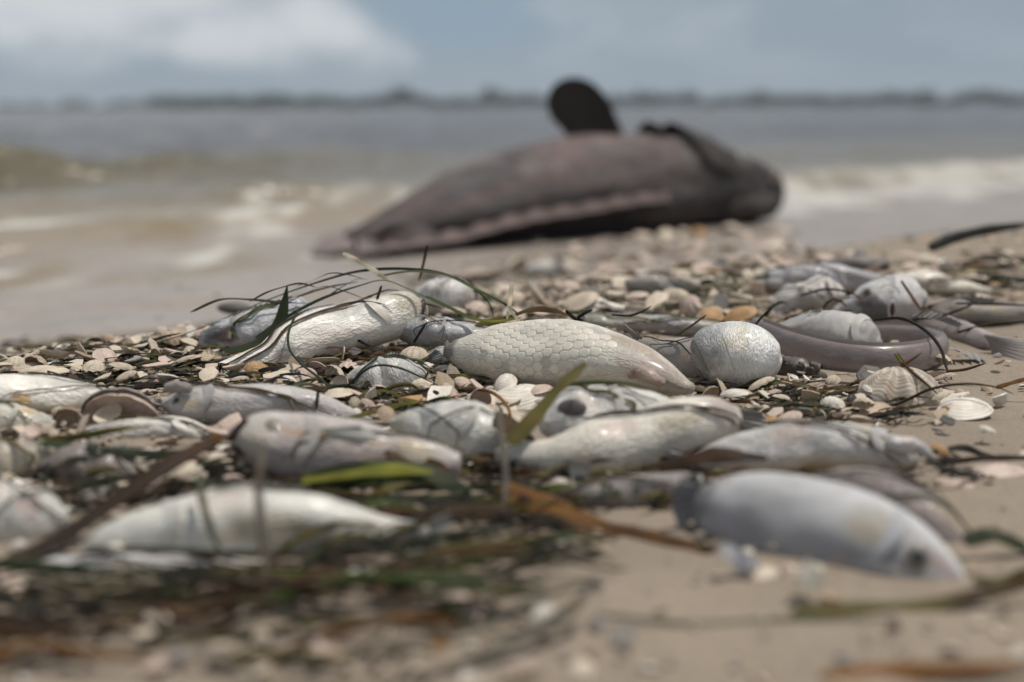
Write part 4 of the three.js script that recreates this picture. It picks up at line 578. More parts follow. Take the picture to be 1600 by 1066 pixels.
function shell(kind, variant, tone, p, size, eu, label) {
  const m = shade(new THREE.Mesh(KINDS[kind][variant % KINDS[kind].length], TONEMAT[tone]));
  m.name = numbered(SHELLNAME[kind]); m.position.copy(p); m.scale.setScalar(size); m.rotation.set(...eu, 'YXZ'); scene.add(m);
  if (label) { tag(m, label, 'shell', 'shells of the bank'); } else { const [px, py] = pixel(p); const spx = size * F / -p.z; pending.push([m, px, py, `${spx > 26 ? 'large' : spx > 15 ? 'small' : 'tiny'} ${tone} ${SHELLWORD[kind]}`, 'shell', 'shells of the bank']); }
  return m;
}
const shellAt = (kind, v, tone, px, py, spx, eu, label, D) => { const p = D ? at(px, py, D) : hit(px, py, 0.004); return shell(kind, v, tone, p, spx * -p.z / F, eu, label); };
// eu = [tilt, turn, roll] in order yaw(y), pitch(x), roll(z): rotation.set(x, y, z)
shellAt('clam', 0, 'pale pink', 190, 652, 98, [1.15, Math.PI, 0.1], 'pale pink concave shell standing in front of its grey twin', 1.12);
shellAt('clam', 1, 'grey', 184, 638, 88, [1.1, Math.PI, -0.1], 'grey shell standing directly behind the pale pink concave shell', 1.15); landmarks.push([188, 645, 45, 25, 'the pink shell pair']);
shellAt('clam', 2, 'tan', 117, 655, 46, [0.5, 2.6, 0.3], 'tan shell half tucked below the long white fish at left', 1.15);
shellAt('jingle', 2, 'pale pink', 128, 648, 52, [0.6, 3.4, -0.3], 'curved pinkish shell leaning over the tucked tan shell', 1.17);
shellAt('cockle', 0, 'beige', 284, 572, 58, [1.2, Math.PI + 0.2, 0.1], 'beige shell standing upright with a dark hollow, in the left bank', 1.37); landmarks.push([284, 570, 28, 20, 'the upright hollow shell']);
shellAt('cockle', 1, 'cream', 521, 587, 40, [1.25, Math.PI - 0.5, 0.3], 'cream cockle shell standing on edge, left of the small silver fish', 1.275); landmarks.push([520, 586, 18, 18, 'the upright cream cockle']);
shellAt('clam', 1, 'cream', 436, 592, 46, [0.25, 0.4, 0.2], 'smooth cream clam shell lying below the long white fish', 1.285);
shellAt('clam', 0, 'pale pink', 478, 592, 42, [0.3, 1.2, 0.1], 'flat pinkish clam shell touching the upright cream cockle', 1.28);
shellAt('jingle', 0, 'pale pink', 497, 575, 34, [0.9, 2.7, 0], 'pink speckled shell behind the upright cream cockle', 1.30);
shellAt('jingle', 1, 'beige', 40, 577, 62, [0.1, 0.3, 0.15], 'beige flat shell lying on top of another at the left bank edge', 1.31);
shellAt('jingle', 2, 'cream', 68, 582, 84, [0.05, 2.2, -0.1], 'wide cream flat shell under the beige one at the left bank edge', 1.29);
shellAt('clam', 2, 'white', 916, 481, 60, [0.5, 0.2, 0.1], 'bright white smooth shell just behind the long thin grey fish'); landmarks.push([916, 480, 28, 11, 'the bright white shell']);
shellAt('clam', 1, 'orange', 1112, 492, 34, [0.5, 0.9, 0.2], 'small orange shell behind the round silver fish', 1.62);
shellAt('clam', 0, 'orange', 1160, 490, 40, [0.4, -0.4, 0.2], 'larger orange shell near the left end of the eel', 1.62); landmarks.push([1140, 486, 40, 12, 'the orange shells']);
shellAt('clam', 1, 'white', 810, 626, 80, [0.4, 0.2, 0.2], 'creamy white shell tucked under the front of the scaled cream fish', 1.22);
shellAt('jingle', 1, 'pale pink', 706, 626, 64, [0.8, 2.3, 0.9], 'upright broken pink shell behind the bright white fish', 1.22);
shellAt('jingle', 0, 'cream', 760, 630, 70, [0.5, 0.8, 0.3], 'cream shell between the pink broken shell and the white one', 1.215);
shellAt('clam', 0, 'white', 1508, 640, 74, [0.15, 0.3, 0.05], 'white smooth shell lying alone on the bare sand at right', 1.18); landmarks.push([1508, 640, 36, 16, 'the lone white shell']);
shellAt('chip', 1, 'white', 1492, 622, 60, [-0.25, 0.2, 0.35], 'white pointed shell piece rising behind the lone white shell', 1.23);
shellAt('chip', 2, 'dark grey', 1366, 590, 52, [0.5, 0.2, 0.1], 'dark glassy shell piece in front of the eel', 1.335);
shellAt('clam', 1, 'cream', 1081, 656, 36, [0.4, 0.7, 0.2], 'rounded cream shell right of the cream white fish', 1.20);
shellAt('clam', 2, 'cream', 1068, 672, 40, [0.2, 0.2, 0.2], 'lower cream shell under the rounded one beside the cream white fish', 1.17);
shellAt('clam', 0, 'tan', 1360, 652, 84, [0.3, 0.4, 0.1], 'long tan shell lying in front of the big ribbed shell', 1.18);
shellAt('clam', 2, 'pale pink', 1552, 752, 96, [0.3, 0.5, 0.2], 'blurred pinkish shell on the sand at the right edge', 0.99);
shellAt('clam', 1, 'pale pink', 1500, 768, 80, [0.3, 2.5, 0.1], 'blurred pale pink shell left of the one at the right edge', 0.97);
shellAt('clam', 1, 'white', 612, 980, 50, [0.3, 0.5, 0.1], 'small white shell alone in the near seagrass', 0.70);
shellAt('clam', 0, 'white', 560, 905, 60, [0.5, 0.5, 0.1], 'blurred pale shell below the tail of the large white fish', 0.77);
shellAt('clam', 2, 'tan', 480, 918, 58, [0.4, 1.5, 0.1], 'blurred tan shell below the slim white fish', 0.765);
shellAt('cockle', 2, 'cream', 400, 945, 50, [0.4, 2.5, 0.1], 'blurred cream shell in the dark near seagrass', 0.735);
shellAt('clam', 0, 'cream', 1190, 905, 66, [0.35, 0.5, 0.1], 'blurred cream shell on the sand in front of the blue silver fish', 0.765);
shellAt('chip', 3, 'brown', 1158, 922, 30, [0.35, 0.5, 0.1], 'small brown shell chip in front of the blue silver fish', 0.755);
shellAt('chip', 0, 'dark grey', 1175, 1022, 60, [0.1, 0.9, 0], 'dark chip lying on the bare sand nearest the lens', 0.675);
shellAt('cockle', 0, 'pale pink', 1240, 905, 60, [0.5, 1.9, 0], 'pinkish cockle half under the blue silver fish', 0.768);
shellAt('chip', 4, 'pale pink', 365, 660, 44, [0.5, 0.5, 0.3], 'pale shell piece wedged before the lilac striped fish', 1.09);
shellAt('clam', 2, 'cream', 290, 738, 46, [0.5, 0.5, 0.3], 'cream shell right of the brown strap weed', 0.96);
shellAt('clam', 1, 'white', 225, 715, 40, [0.6, 0.5, 0.3], 'small white shell in the dark hollow under the arched fish', 1.0);
shellAt('clam', 0, 'cream', 340, 725, 50, [0.5, 1.5, 0.3], 'white blurred shell above the large white fish', 0.985);
{ // the big ribbed shell with knobs, right of the middle
  const g = valveGeo({ ribs: 6, ribH: 0.10, dome: 0.36, na: 64, nr: 18, seed: 44, wide: 1.25, thin: 0.05 });
  const p = at(1405, 615, 1.235), t = thing('scallop_shell', 'big ribbed greyish scallop shell lying in front of the eel', 'shell', V(p.x, G(p.x, p.z), p.z), 'shells of the bank');
  const k = 108 * 1.235 / F; g.scale(k, k * 0.95, k * 0.95); g.rotateX(0.75); g.rotateY(0.15); g.translate(p.x, p.y, p.z);
  const m = M.shell.clone(); m.color.setRGB(0.56, 0.49, 0.42); part('valve', g, m, t);
  landmarks.push([1405, 612, 62, 36, 'the big ribbed shell']); silhouettes.push([[[1345, 672], [1360, 600], [1405, 570], [1450, 598], [1470, 672]], 1.15]);
}
{ // brown knobbly snail shell between the round silver fish and the eel
  const p = at(1238, 583, 1.37), t = thing('sea_snail', 'dark brown knobbly snail shell between the round silver fish and the eel', 'snail shell', V(p.x, G(p.x, p.z), p.z));
  const m = M.shell.clone(); m.color.setRGB(0.105, 0.085, 0.07); m.roughness = 0.45;
  const wb = new Body([[1196, 584, 12, 1.375], [1216, 577, 22, 1.37], [1240, 578, 22, 1.365], [1264, 586, 18, 1.36], [1286, 592, 10, 1.36]], { k: 1, nu: 50, nv: 36, lump: 0.12, seed: 12, head: 0.6, tail: 0.7 }); part('body_whorl', wb.geo((u, f) => { const q = 0.9 + 0.8 * fbm(u * 8, f * 1.5, 3, 4); return [q, q, q]; }), m, t);
  for (const [px, py, r] of [[1227, 566, 0.0085], [1268, 580, 0.0095], [1250, 574, 0.0058], [1236, 596, 0.0075]]) { const c = at(px, py, 1.343); const k = snailGeo(px, 2.2, 0.6); k.scale(r * 1.3, r * 1.0, r * 1.3); k.rotateX(1.2); k.rotateZ(px % 3); k.translate(c.x, c.y, c.z); part('knob', k, m, t); }
  landmarks.push([1243, 582, 38, 24, 'the knobbly snail shell']); silhouettes.push([[[1195, 555], [1240, 550], [1290, 580], [1290, 630], [1200, 632]], 1.29]);
}
{ const p = at(365, 482, 1.9); const g = bead(V(0, 0, 0), 0.022, [1.0, 0.38, 0.6]); const q = g.attributes.position; for (let i = 0; i < q.count; i++) { const k = 1 + 0.16 * noise(q.getX(i) * 60, q.getY(i) * 60, q.getZ(i) * 60); q.setXYZ(i, q.getX(i) * k, q.getY(i) * k, q.getZ(i) * k); } g.computeVertexNormals(); tint(g, [1, 1, 1]); const m = shade(new THREE.Mesh(g, TONEMAT['dark grey'])); m.position.copy(p); m.name = numbered('beach_stone'); tag(m, 'flat dark grey stone on the wet slope behind the bank', 'stone'); scene.add(m); }

// the bank: some three hundred shells one can pick out, then the crushed shell between them
{
  const r = rng(2024), kinds = ['cockle', 'clam', 'clam', 'wedge', 'chip', 'chip', 'chip', 'chip', 'cockle'], tones = ['cream', 'cream', 'white', 'pale pink', 'pale pink', 'beige', 'beige', 'pale pink', 'tan', 'grey', 'orange', 'dark grey'];
  const zones = [                                                     // [x0, x1, y0(x), y1(x), count, size px]
    [0, 300, (x) => 572 - x * 0.20, (x) => 596 + x * 0.02, 75, 34], [250, 560, (x) => 530 - (x - 250) * 0.15, () => 604, 42, 34], [660, 1180, () => 424, () => 502, 80, 50],
    [800, 1250, () => 362, () => 424, 45, 26], [380, 860, () => 560, () => 660, 44, 40], [1060, 1480, () => 590, () => 668, 44, 32], [1180, 1600, () => 396, () => 480, 40, 24], [0, 420, () => 640, () => 760, 14, 34], [0, 900, () => 890, () => 1060, 9, 44], [900, 1600, () => 880, () => 1060, 3, 30], [1380, 1600, () => 560, () => 740, 8, 26],
  ];
  const spots = [];
  for (const [x0, x1, ya, yb, n, size] of zones) for (let i = 0, tries = 0; i < n && tries < n * 14; tries++) {
    const px = lerp(x0, x1, r()), py = lerp(ya(px), yb(px), r()), p = hit(px, py, 0.004), sp = size * (0.6 + 0.8 * r());
    if (shellSilh(px, py - 4, -p.z) || spots.some(([a, b, c]) => Math.hypot((a - px), (b - py) * 1.8) < (c + sp) * 0.36)) continue;
    spots.push([px, py, sp]); i++;
    const kind = kinds[Math.floor(r() * kinds.length)], tone = tones[Math.floor(r() * (r() < 0.25 ? tones.length : 9))], flip = r() < 0.35 ? Math.PI : 0, steep = r() < 0.12;
    p.y += 0.002 + 0.006 * r();
    shell(kind, Math.floor(r() * 9), tone, p, sp * -p.z / F, [steep ? 0.9 + 0.5 * r() : (r() - 0.5) * 0.9, r() * 6.28, flip + (r() - 0.5) * 0.9]);
  }
  // crushed shell, far more than one could count
  const hash = new THREE.Group(); hash.name = 'shell_grit'; hash.userData.kind = 'stuff'; scene.add(hash);
  const geos = [chipGeo(21), chipGeo(22), valveGeo({ wide: 1.2, dome: 0.24, na: 10, nr: 4, seed: 31 }), valveGeo({ wide: 0.8, dome: 0.3, na: 10, nr: 4, seed: 32 })];
  const m4 = new THREE.Matrix4(), q = new THREE.Quaternion(), col = new THREE.Color(), tn = Object.values(TONES);
  geos.forEach((g, k) => {
    const list = [];
    for (let i = 0; i < 8500; i++) {
      const D = 0.62 + 5.0 * r() ** 1.9, x = (r() - 0.5) * 0.86 * D, s = shoreS(x, D);
      const px = 800 + F * x / D, near = -0.45 - s;                    // bare sand: the right foreground, and the wet beach at right and left
      const dryBare = sstep(0, 1, near * 5) * (D < 0.80 ? (x > -0.02 ? 0.97 : 0.965) : px > 1230 + 300 * noise(x * 6, D * 6, 3) ? 0.93 : px > 880 && D < 1.02 ? 0.92 : D < 1.16 ? 0.85 : 0.1);
      let dens = s < 0.15 ? 1 - dryBare : s < 0.6 ? 0.85 - 0.9 * s : x > -0.25 && x < 0.75 && s < 1.15 ? 0.30 : 0.02;
      if (px > 1230 && D > 1.9) dens *= 0.05; if (x < -0.3 * D + 0.1 && s > 0.05) dens *= 0.15;
      if (r() > dens) continue;
      const size = (0.0035 + 0.0105 * r() ** 2.5) * (D > 2 ? 1.7 : 1);
      m4.compose(V(x, G(x, -D) + 0.001 + 0.004 * r(), -D), q.setFromEuler(new THREE.Euler((r() - 0.5) * 1.2, r() * 6.28, (r() - 0.5) * 1.2 + (r() < 0.4 ? Math.PI : 0))), V(size, size, size));
      const c = tn[Math.floor(r() * (r() < 0.2 ? 9 : 6))], b = 0.8 + 0.35 * r(); list.push([m4.clone(), [c[0] * b, c[1] * b, c[2] * b]]);
    }
    const o = shade(new THREE.InstancedMesh(g, M.shell, list.length)); o.name = 'shell_grit_layer'; o.userData.kind = 'stuff';
    list.forEach(([m, c], i) => { o.setMatrixAt(i, m); o.setColorAt(i, col.setRGB(...c)); }); hash.add(o);
  });
}

// ------------------------------------------------------------------ seagrass, stems and strap weed
const WEED = { green: [0.055, 0.085, 0.020], 'dark green': [0.030, 0.042, 0.020], olive: [0.10, 0.088, 0.022], brown: [0.085, 0.046, 0.018], 'dark brown': [0.042, 0.024, 0.012], black: [0.018, 0.016, 0.013], straw: [0.46, 0.43, 0.33], 'yellow-green': [0.19, 0.20, 0.03], russet: [0.19, 0.088, 0.022], red: [0.11, 0.026, 0.016], grey: [0.13, 0.12, 0.095], 'grey-green': [0.13, 0.14, 0.09] };
function ribbon(path, width, col, { thick = 0.18, ns = 28, twist = 0.6, taper = 0.7, seed = 1, col2 } = {}) {     // path: points; width in metres
  const C = path.length > 1 ? new THREE.CatmullRomCurve3(path, false, 'centripetal') : null, len = C.getLength();
  const A = 8;
  return grid(ns, A, (i, j) => {
    const u = i / ns, c = C.getPointAt(u), T = C.getTangentAt(u), toEye = camera.position.clone().sub(c).normalize();
    let B = T.clone().cross(V(0, 1, 0.6)).normalize(), N = B.clone().cross(T).normalize();
    const a = twist * (noise(u * 2 + seed * 3.1, seed) * 2.2), Bx = B.clone().multiplyScalar(Math.cos(a)).addScaledVector(N, Math.sin(a)), Nx = N.clone().multiplyScalar(Math.cos(a)).addScaledVector(B, -Math.sin(a));
    const w = width / 2 * (1 - taper * Math.max(0, (u - 0.55) / 0.45) ** 2) * (1 - 0.25 * taper * Math.max(0, (0.2 - u) / 0.2)) * (1 + 0.12 * noise(u * 9, seed)), f = j / A * Math.PI * 2;
    const end = i === 0 || i === ns ? 0.3 : 1;
    const k = 1 + 0.7 * noise(u * 5 + seed, 2.5, seed), cc = col2 ? mix3(col, col2, sstep(0.3, 0.8, u + 0.3 * noise(u * 6, seed))) : col;
    return { p: c.addScaledVector(Bx, Math.cos(f) * w * end).addScaledVector(Nx, Math.sin(f) * w * thick * end), c: [cc[0] * k, cc[1] * k, cc[2] * k], uv: [u * len / 0.12, j / A] };
  });
}
function weed(tone, wpx, path, D, label, opt = {}) {               // path in photo pixels, [px, py, extra D]
  const Ds = Array.isArray(D) ? D : [D, D];
  const P = path.map(([px, py, e = 0], i) => at(px, py, lerp(Ds[0], Ds[1], i / (path.length - 1)) + e)).map((p) => { p.y = Math.max(p.y, G(p.x, p.z) + 0.001); return p; });
  const c = P[Math.floor(P.length / 2)], base = V(c.x, G(c.x, c.z), c.z), width = wpx * (Ds[0] + Ds[1]) / 2 / F;
  const g = ribbon(P, width, WEED[tone], { seed: path[0][0] * 0.07 + path[0][1] * 0.031, col2: opt.to && WEED[opt.to], ...opt, thick: opt.stem ? 0.85 : 0.16, twist: opt.stem ? 0 : opt.twist ?? 0.6 });
  g.translate(-base.x, -base.y, -base.z);
  const m = shade(new THREE.Mesh(g, M.weed)); m.position.copy(base); m.name = numbered(opt.name ?? (opt.stem ? 'weed_strand' : 'seagrass_strand')); scene.add(m);
  const kind = opt.stem ? 'stem' : 'seagrass';
  if (label) tag(m, label, kind, 'seagrass strands of the wrack'); else { const [px, py] = pixel(c); pending.push([m, px, py, `${opt.word ?? 'short'} ${tone} ${opt.stem ? 'thread of weed' : 'seagrass blade'}`, kind, 'seagrass strands of the wrack']); }
  return m;
}
// strands in or near the sharp zone
weed('dark green', 5, [[185, 572], [255, 533], [325, 508], [420, 468], [500, 440], [560, 424], [630, 420], [690, 427], [735, 447], [765, 475], [772, 498]], 1.47, 'long dark green strand arching right over the long white fish', { ns: 90 });
weed('green', 7, [[590, 432], [640, 424], [690, 428], [740, 450], [790, 476], [812, 492]], 1.46, 'green blade bowing down from the arch to the back of the scaled fish', { ns: 50 });
weed('dark green', 6, [[398, 528], [440, 500], [500, 468], [560, 447], [600, 438], [645, 455], [690, 477], [735, 497]], 1.44, 'dark green strand crossing over the upper end of the long white fish', { ns: 60, to: 'green' });
weed('green', 9, [[665, 462], [705, 482], [740, 498], [775, 502], [815, 496]], [1.45, 1.40], 'bright green blade resting on the snout side of the scaled fish', { to: 'yellow-green' });
weed('olive', 6, [[210, 558], [262, 540], [318, 520], [360, 508], [405, 500]], 1.50, 'olive strand along the top of the bluish silver fish');
weed('brown', 4, [[378, 512], [440, 475], [500, 452], [560, 440]], 1.52, 'brown thread rising from the bluish silver fish to the arch', { stem: 1 });
weed('straw', 9, [[536, 395], [555, 405], [580, 420], [612, 442]], [1.50, 1.45], 'straw pale dry blade pointing up left above the long white fish', { twist: 0.2, taper: 0.4 });
weed('brown', 5, [[668, 382], [662, 410], [654, 440]], 1.55, 'single brown stem standing upright in front of the giant fish', { stem: 1, to: 'russet' });
weed('dark green', 20, [[350, 552], [395, 540], [424, 520], [438, 500], [444, 476], [449, 444]], [1.42, 1.45], 'broad pointed green leaf standing up beside the long white fish', { twist: 0.1, taper: 1 });
weed('dark green', 4, [[468, 480], [452, 515], [452, 545], [472, 570], [505, 596], [540, 640], [566, 686]], [1.40, 1.15], 'thin green strand dangling over the long white fish down to the striped fish', { stem: 1, ns: 60 });
weed('red', 9, [[444, 557], [480, 549], [515, 543], [555, 547], [590, 555]], [1.39, 1.36], 'dark red strap lying in front of the long white fish');
weed('russet', 5, [[478, 558], [530, 556], [570, 562], [612, 577]], 1.37, 'thin russet strand below the dark red strap', { stem: 1 });
weed('brown', 5, [[596, 446], [586, 480], [582, 510], [572, 538]], 1.43, 'brown stem hanging down the right end of the long white fish', { stem: 1 });
weed('black', 4, [[588, 486], [596, 503], [612, 506], [628, 494]], 1.43, 'small black curl on the right end of the long white fish', { stem: 1 });
weed('black', 5, [[535, 520], [556, 530], [580, 542]], 1.40, 'short black stick slanting below the long white fish', { stem: 1 });
weed('dark green', 4, [[524, 622], [552, 594], [585, 572], [620, 574], [655, 588], [688, 604]], 1.225, 'dark thread curving over the back of the small silver fish', { stem: 1, ns: 50 });
weed('black', 4.5, [[646, 536], [656, 520], [667, 503]], 1.39, 'black needle leaning on the glittering silver fish', { stem: 1 });
weed('dark brown', 7, [[655, 588], [700, 572], [735, 562]], [1.35, 1.31], 'dark brown blade pointing under the snout of the scaled fish');
weed('dark brown', 6, [[650, 595], [705, 582], [750, 582], [800, 590]], [1.34, 1.31], 'lower dark brown blade under the snout of the scaled fish');
weed('olive', 9, [[640, 618], [670, 600], [705, 588], [745, 588], [790, 596]], [1.30, 1.28], 'olive blade curving below the snout of the scaled fish');
weed('dark green', 5, [[340, 597], [400, 594], [455, 596], [510, 606]], 1.28, 'dark green strand running behind the pale grey fish', { stem: 1 });
weed('black', 5, [[276, 602], [300, 596], [325, 588]], 1.33, 'short black stick by the tail of the long white fish', { stem: 1 });
weed('black', 4, [[345, 604], [343, 582], [345, 568]], 1.32, 'little black stem standing up by the tail of the long white fish', { stem: 1 });
weed('grey-green', 7, [[460, 640], [453, 622], [460, 606], [480, 600], [510, 608]], [1.12, 1.2], 'grey green hook of stem over the back of the pale grey fish', { stem: 1 });
weed('grey', 6, [[497, 612], [494, 640]], 1.14, 'short grey stem beside the grey green hook', { stem: 1 });
weed('olive', 11, [[538, 655], [580, 645], [625, 632], [655, 628]], 1.14, 'olive yellow blade pointing at the bright white fish', { to: 'yellow-green' });
weed('grey-green', 6, [[232, 610], [218, 625], [232, 642], [262, 652]], 1.2, 'grey green curl by the snout of the pale grey fish', { stem: 1 });
weed('dark green', 6, [[150, 598], [215, 606], [270, 598], [330, 590]], 1.26, 'dark green blade behind the white fish at left');
weed('black', 5, [[180, 612], [235, 606], [300, 596]], 1.25, 'black thread along the back of the white fish at left', { stem: 1 });
weed('olive', 6, [[120, 574], [190, 576], [250, 570], [310, 560]], 1.37, 'olive blade lying below the upright hollow shell');
weed('dark brown', 4, [[165, 586], [220, 580], [280, 579], [335, 578]], 1.34, 'thin dark stem across the foot of the upright hollow shell', { stem: 1 });
weed('black', 4, [[193, 570], [215, 550], [245, 530], [285, 520]], 1.44, 'black thread curving over shells behind the upright hollow shell', { stem: 1 });
weed('straw', 7, [[800, 440], [797, 470], [792, 500]], [1.47, 1.42], 'straw coloured blade standing behind the scaled cream fish', { twist: 0.1 });
weed('straw', 6, [[795, 478], [803, 492], [816, 508]], 1.40, 'straw splinter beside the standing straw blade', { twist: 0.1 });
weed('olive', 13, [[742, 508], [790, 498], [830, 484], [868, 486], [890, 494]], [1.44, 1.41], 'olive brown leaf lying along the back of the scaled cream fish', { to: 'brown' });
weed('black', 7, [[884, 485], [896, 496], [912, 501]], 1.42, 'black curl of weed at the left end of the long grey fish', { stem: 1 });
weed('black', 6, [[902, 497], [916, 488], [926, 484]], 1.42, 'black stub crossing the black curl', { stem: 1 });
weed('black', 4, [[955, 492], [985, 493], [1005, 486], [1018, 478]], 1.45, 'thin black hook on the back of the long grey fish', { stem: 1 });
weed('dark brown', 7, [[1056, 525], [1076, 512], [1096, 498], [1104, 492]], 1.41, 'dark bent blade leaning on the right end of the long grey fish');
weed('black', 4, [[1180, 508], [1192, 494], [1206, 481]], 1.44, 'black spike at the left tip of the eel', { stem: 1 });
weed('olive', 30, [[796, 694], [834, 652], [862, 618], [890, 590], [916, 566]], [0.99, 1.06], 'broad olive brown leaf standing before the scaled cream fish', { twist: 0.35, taper: 0.75 });
weed('brown', 34, [[770, 655], [800, 668], [836, 690]], 1.02, 'wide brown leaf between the two white fish', { twist: 0.2 });
weed('russet', 6, [[720, 606], [765, 612], [792, 634], [800, 664]], [1.22, 1.1], 'russet stem arching in front of the scaled cream fish', { stem: 1 });
weed('green', 7, [[868, 604], [920, 598], [985, 600], [1035, 616], [1060, 628]], 1.07, 'green strand over the back of the hollow eyed fish', { to: 'olive' });
weed('green', 9, [[1078, 612], [1130, 616], [1190, 622], [1250, 634], [1305, 652]], [1.30, 1.20], 'green blade lying in front of the round silver fish', { ns: 44 });
weed('dark brown', 6, [[1112, 596], [1150, 606], [1200, 612], [1255, 622]], 1.31, 'dark blade touching the belly of the round silver fish');
weed('russet', 8, [[1268, 622], [1320, 614], [1368, 598], [1410, 572], [1440, 552]], [1.27, 1.23], 'russet stem slanting up across the big ribbed shell', { stem: 1 });
weed('brown', 5, [[1402, 552], [1420, 576], [1445, 598], [1466, 616]], [1.25, 1.2], 'brown twig crossing the russet stem on the ribbed shell', { stem: 1 });
weed('yellow-green', 5, [[1398, 552], [1408, 566], [1416, 578]], 1.24, 'yellow green tip above the big ribbed shell', { stem: 1 });
weed('dark brown', 5, [[1275, 638], [1330, 640], [1400, 632], [1455, 608], [1510, 600], [1560, 606], [1584, 616]], [1.2, 1.17], 'long thin dark strand curving across the ribbed shell onto the sand', { stem: 1, ns: 60 });
weed('black', 6, [[1365, 500], [1410, 498], [1448, 518], [1470, 545], [1478, 572], [1488, 594]], [1.46, 1.33], 'black strand hanging over the right bend of the eel', { stem: 1, ns: 50 });
weed('russet', 5, [[1408, 438], [1424, 462], [1440, 484], [1452, 492]], 1.6, 'rusty stem leaning on the gaping silver head', { stem: 1 });
weed('black', 4.5, [[1492, 474], [1545, 475], [1610, 477]], 1.62, 'straight black stem over the flat grey fish', { stem: 1 });
weed('dark brown', 5, [[1425, 500], [1470, 494], [1510, 480], [1530, 470]], 1.6, 'dark curved stem over the head of the flat grey fish', { stem: 1 });
weed('dark brown', 5, [[1495, 520], [1540, 508], [1605, 502]], 1.56, 'dark stem behind the torn tailed grey fish', { stem: 1 });
weed('black', 4, [[1250, 462], [1290, 452], [1330, 458], [1350, 470]], 1.64, 'dark thread bridging the two white fish of the pile', { stem: 1 });
weed('brown', 5, [[1475, 580], [1505, 578], [1540, 568]], 1.33, 'short brown stem on the sand below the torn tail', { stem: 1 });
weed('russet', 8, [[1556, 606], [1590, 596], [1620, 588]], 1.24, 'russet blade on the bare sand at the right edge');
weed('dark brown', 6, [[1200, 640], [1225, 615], [1262, 620]], 1.25, 'dark stub standing before the knobbly snail shell', { stem: 1 });
weed('dark green', 14, [[985, 452], [1025, 460], [1062, 458], [1098, 450]], 1.83, 'dark green clump strand over the grey green fish');
weed('black', 18, [[1452, 388], [1490, 372], [1540, 360], [1610, 350]], [2.15, 2.3], 'dark water worn branch lying on the beach at right, far behind the fish', { name: 'driftwood_branch', stem: 1 });
// near strands, far out of focus
weed('dark brown', 32, [[345, 684], [270, 722], [180, 782], [90, 842], [-30, 905]], [0.93, 0.78], 'broad dark brown strap weed slanting across the left foreground', { name: 'strap_weed', twist: 0.15, ns: 40 });
weed('russet', 22, [[345, 684], [322, 696], [296, 710]], 0.925, 'orange tip of strap weed beside the arched white fish', { name: 'strap_weed' });
weed('green', 56, [[466, 760], [530, 744], [600, 738], [670, 744], [735, 770]], 0.93, 'broad green blade in front of the lilac striped fish', { twist: 0.15, ns: 36, to: 'dark green' });
weed('yellow-green', 26, [[470, 752], [530, 744], [610, 734], [680, 738]], 0.925, 'yellow green edge of blade in front of the lilac striped fish');
weed('russet', 50, [[775, 764], [860, 792], [950, 832], [1040, 864], [1110, 880]], [0.90, 0.80], 'broad russet strap weed slanting down between the foreground fish', { name: 'strap_weed', twist: 0.15, to: 'brown' });
weed('brown', 34, [[700, 740], [640, 722], [600, 706]], 0.95, 'brown strap at the tail of the lilac striped fish', { name: 'strap_weed' });
weed('olive', 34, [[1235, 996], [1330, 975], [1430, 955], [1530, 930], [1640, 905]], [0.70, 0.72], 'olive brown blade stretching in from the right edge below the blue silver fish', { twist: 0.2, to: 'brown' });
weed('dark green', 30, [[1505, 846], [1550, 836], [1590, 850], [1625, 890]], 0.80, 'dark green arc of blade at the right edge beside the blue silver fish', { twist: 0.2 });
weed('olive', 30, [[1520, 930], [1570, 915], [1640, 880]], 0.75, 'olive blade at the right edge under the dark green arc', { twist: 0.2 });
weed('grey', 26, [[655, 1075], [740, 1034], [830, 988], [900, 945], [928, 900]], [0.62, 0.70], 'grey strand curving up from the bottom edge over the bare sand', { twist: 0.1 });
weed('grey', 16, [[600, 1010], [720, 985], [860, 930], [940, 905]], [0.66, 0.70], 'second grey strand beside the curving one on the bare sand', { twist: 0.1 });
weed('grey', 15, [[412, 690], [404, 760], [410, 840], [416, 910]], [0.80, 0.72], 'grey stem standing blurred in front of the large white fish', { stem: 1 });
weed('grey-green', 13, [[312, 735], [316, 780], [330, 830], [350, 872]], [0.82, 0.78], 'thin green stem blurred across the large white fish', { stem: 1 });
weed('grey', 13, [[778, 640], [784, 690], [790, 745], [786, 800]], [0.95, 0.86], 'grey stem standing before the bright white fish', { stem: 1 });
weed('dark green', 12, [[130, 862], [250, 860], [400, 866], [540, 862], [700, 836]], 0.785, 'long dark strand lying along the lower edge of the large white fish', { stem: 1 });
weed('black', 16, [[360, 700], [440, 716], [500, 748]], 0.96, 'black strand under the head of the lilac striped fish');
weed('dark green', 18, [[60, 692], [150, 700], [240, 710], [320, 704]], 0.97, 'dark green strand in front of the arched white fish');
weed('olive', 12, [[30, 690], [110, 684], [180, 672], [240, 664]], 1.0, 'olive blade under the arched white fish');
weed('green', 20, [[590, 985], [650, 965], [720, 950]], 0.69, 'bright green scrap of blade on the near sand', { to: 'yellow-green' });
weed('russet', 20, [[620, 1000], [680, 970], [745, 930]], 0.70, 'russet scrap of strap beside the green scrap');
weed('dark green', 20, [[1085, 740], [1080, 790], [1070, 840]], 0.86, 'dark green stem standing at the tail of the blue silver fish', { stem: 1 });
weed('dark brown', 30, [[1030, 735], [1110, 712], [1200, 716]], 0.93, 'dark brown blade under the yellow bellied grey fish');
weed('olive', 18, [[1200, 742], [1290, 748], [1380, 746]], 0.92, 'olive blade along the belly of the yellow bellied grey fish');
weed('black', 14, [[1430, 700], [1470, 730], [1520, 745]], 0.95, 'black curl of weed by the pink shells at right');
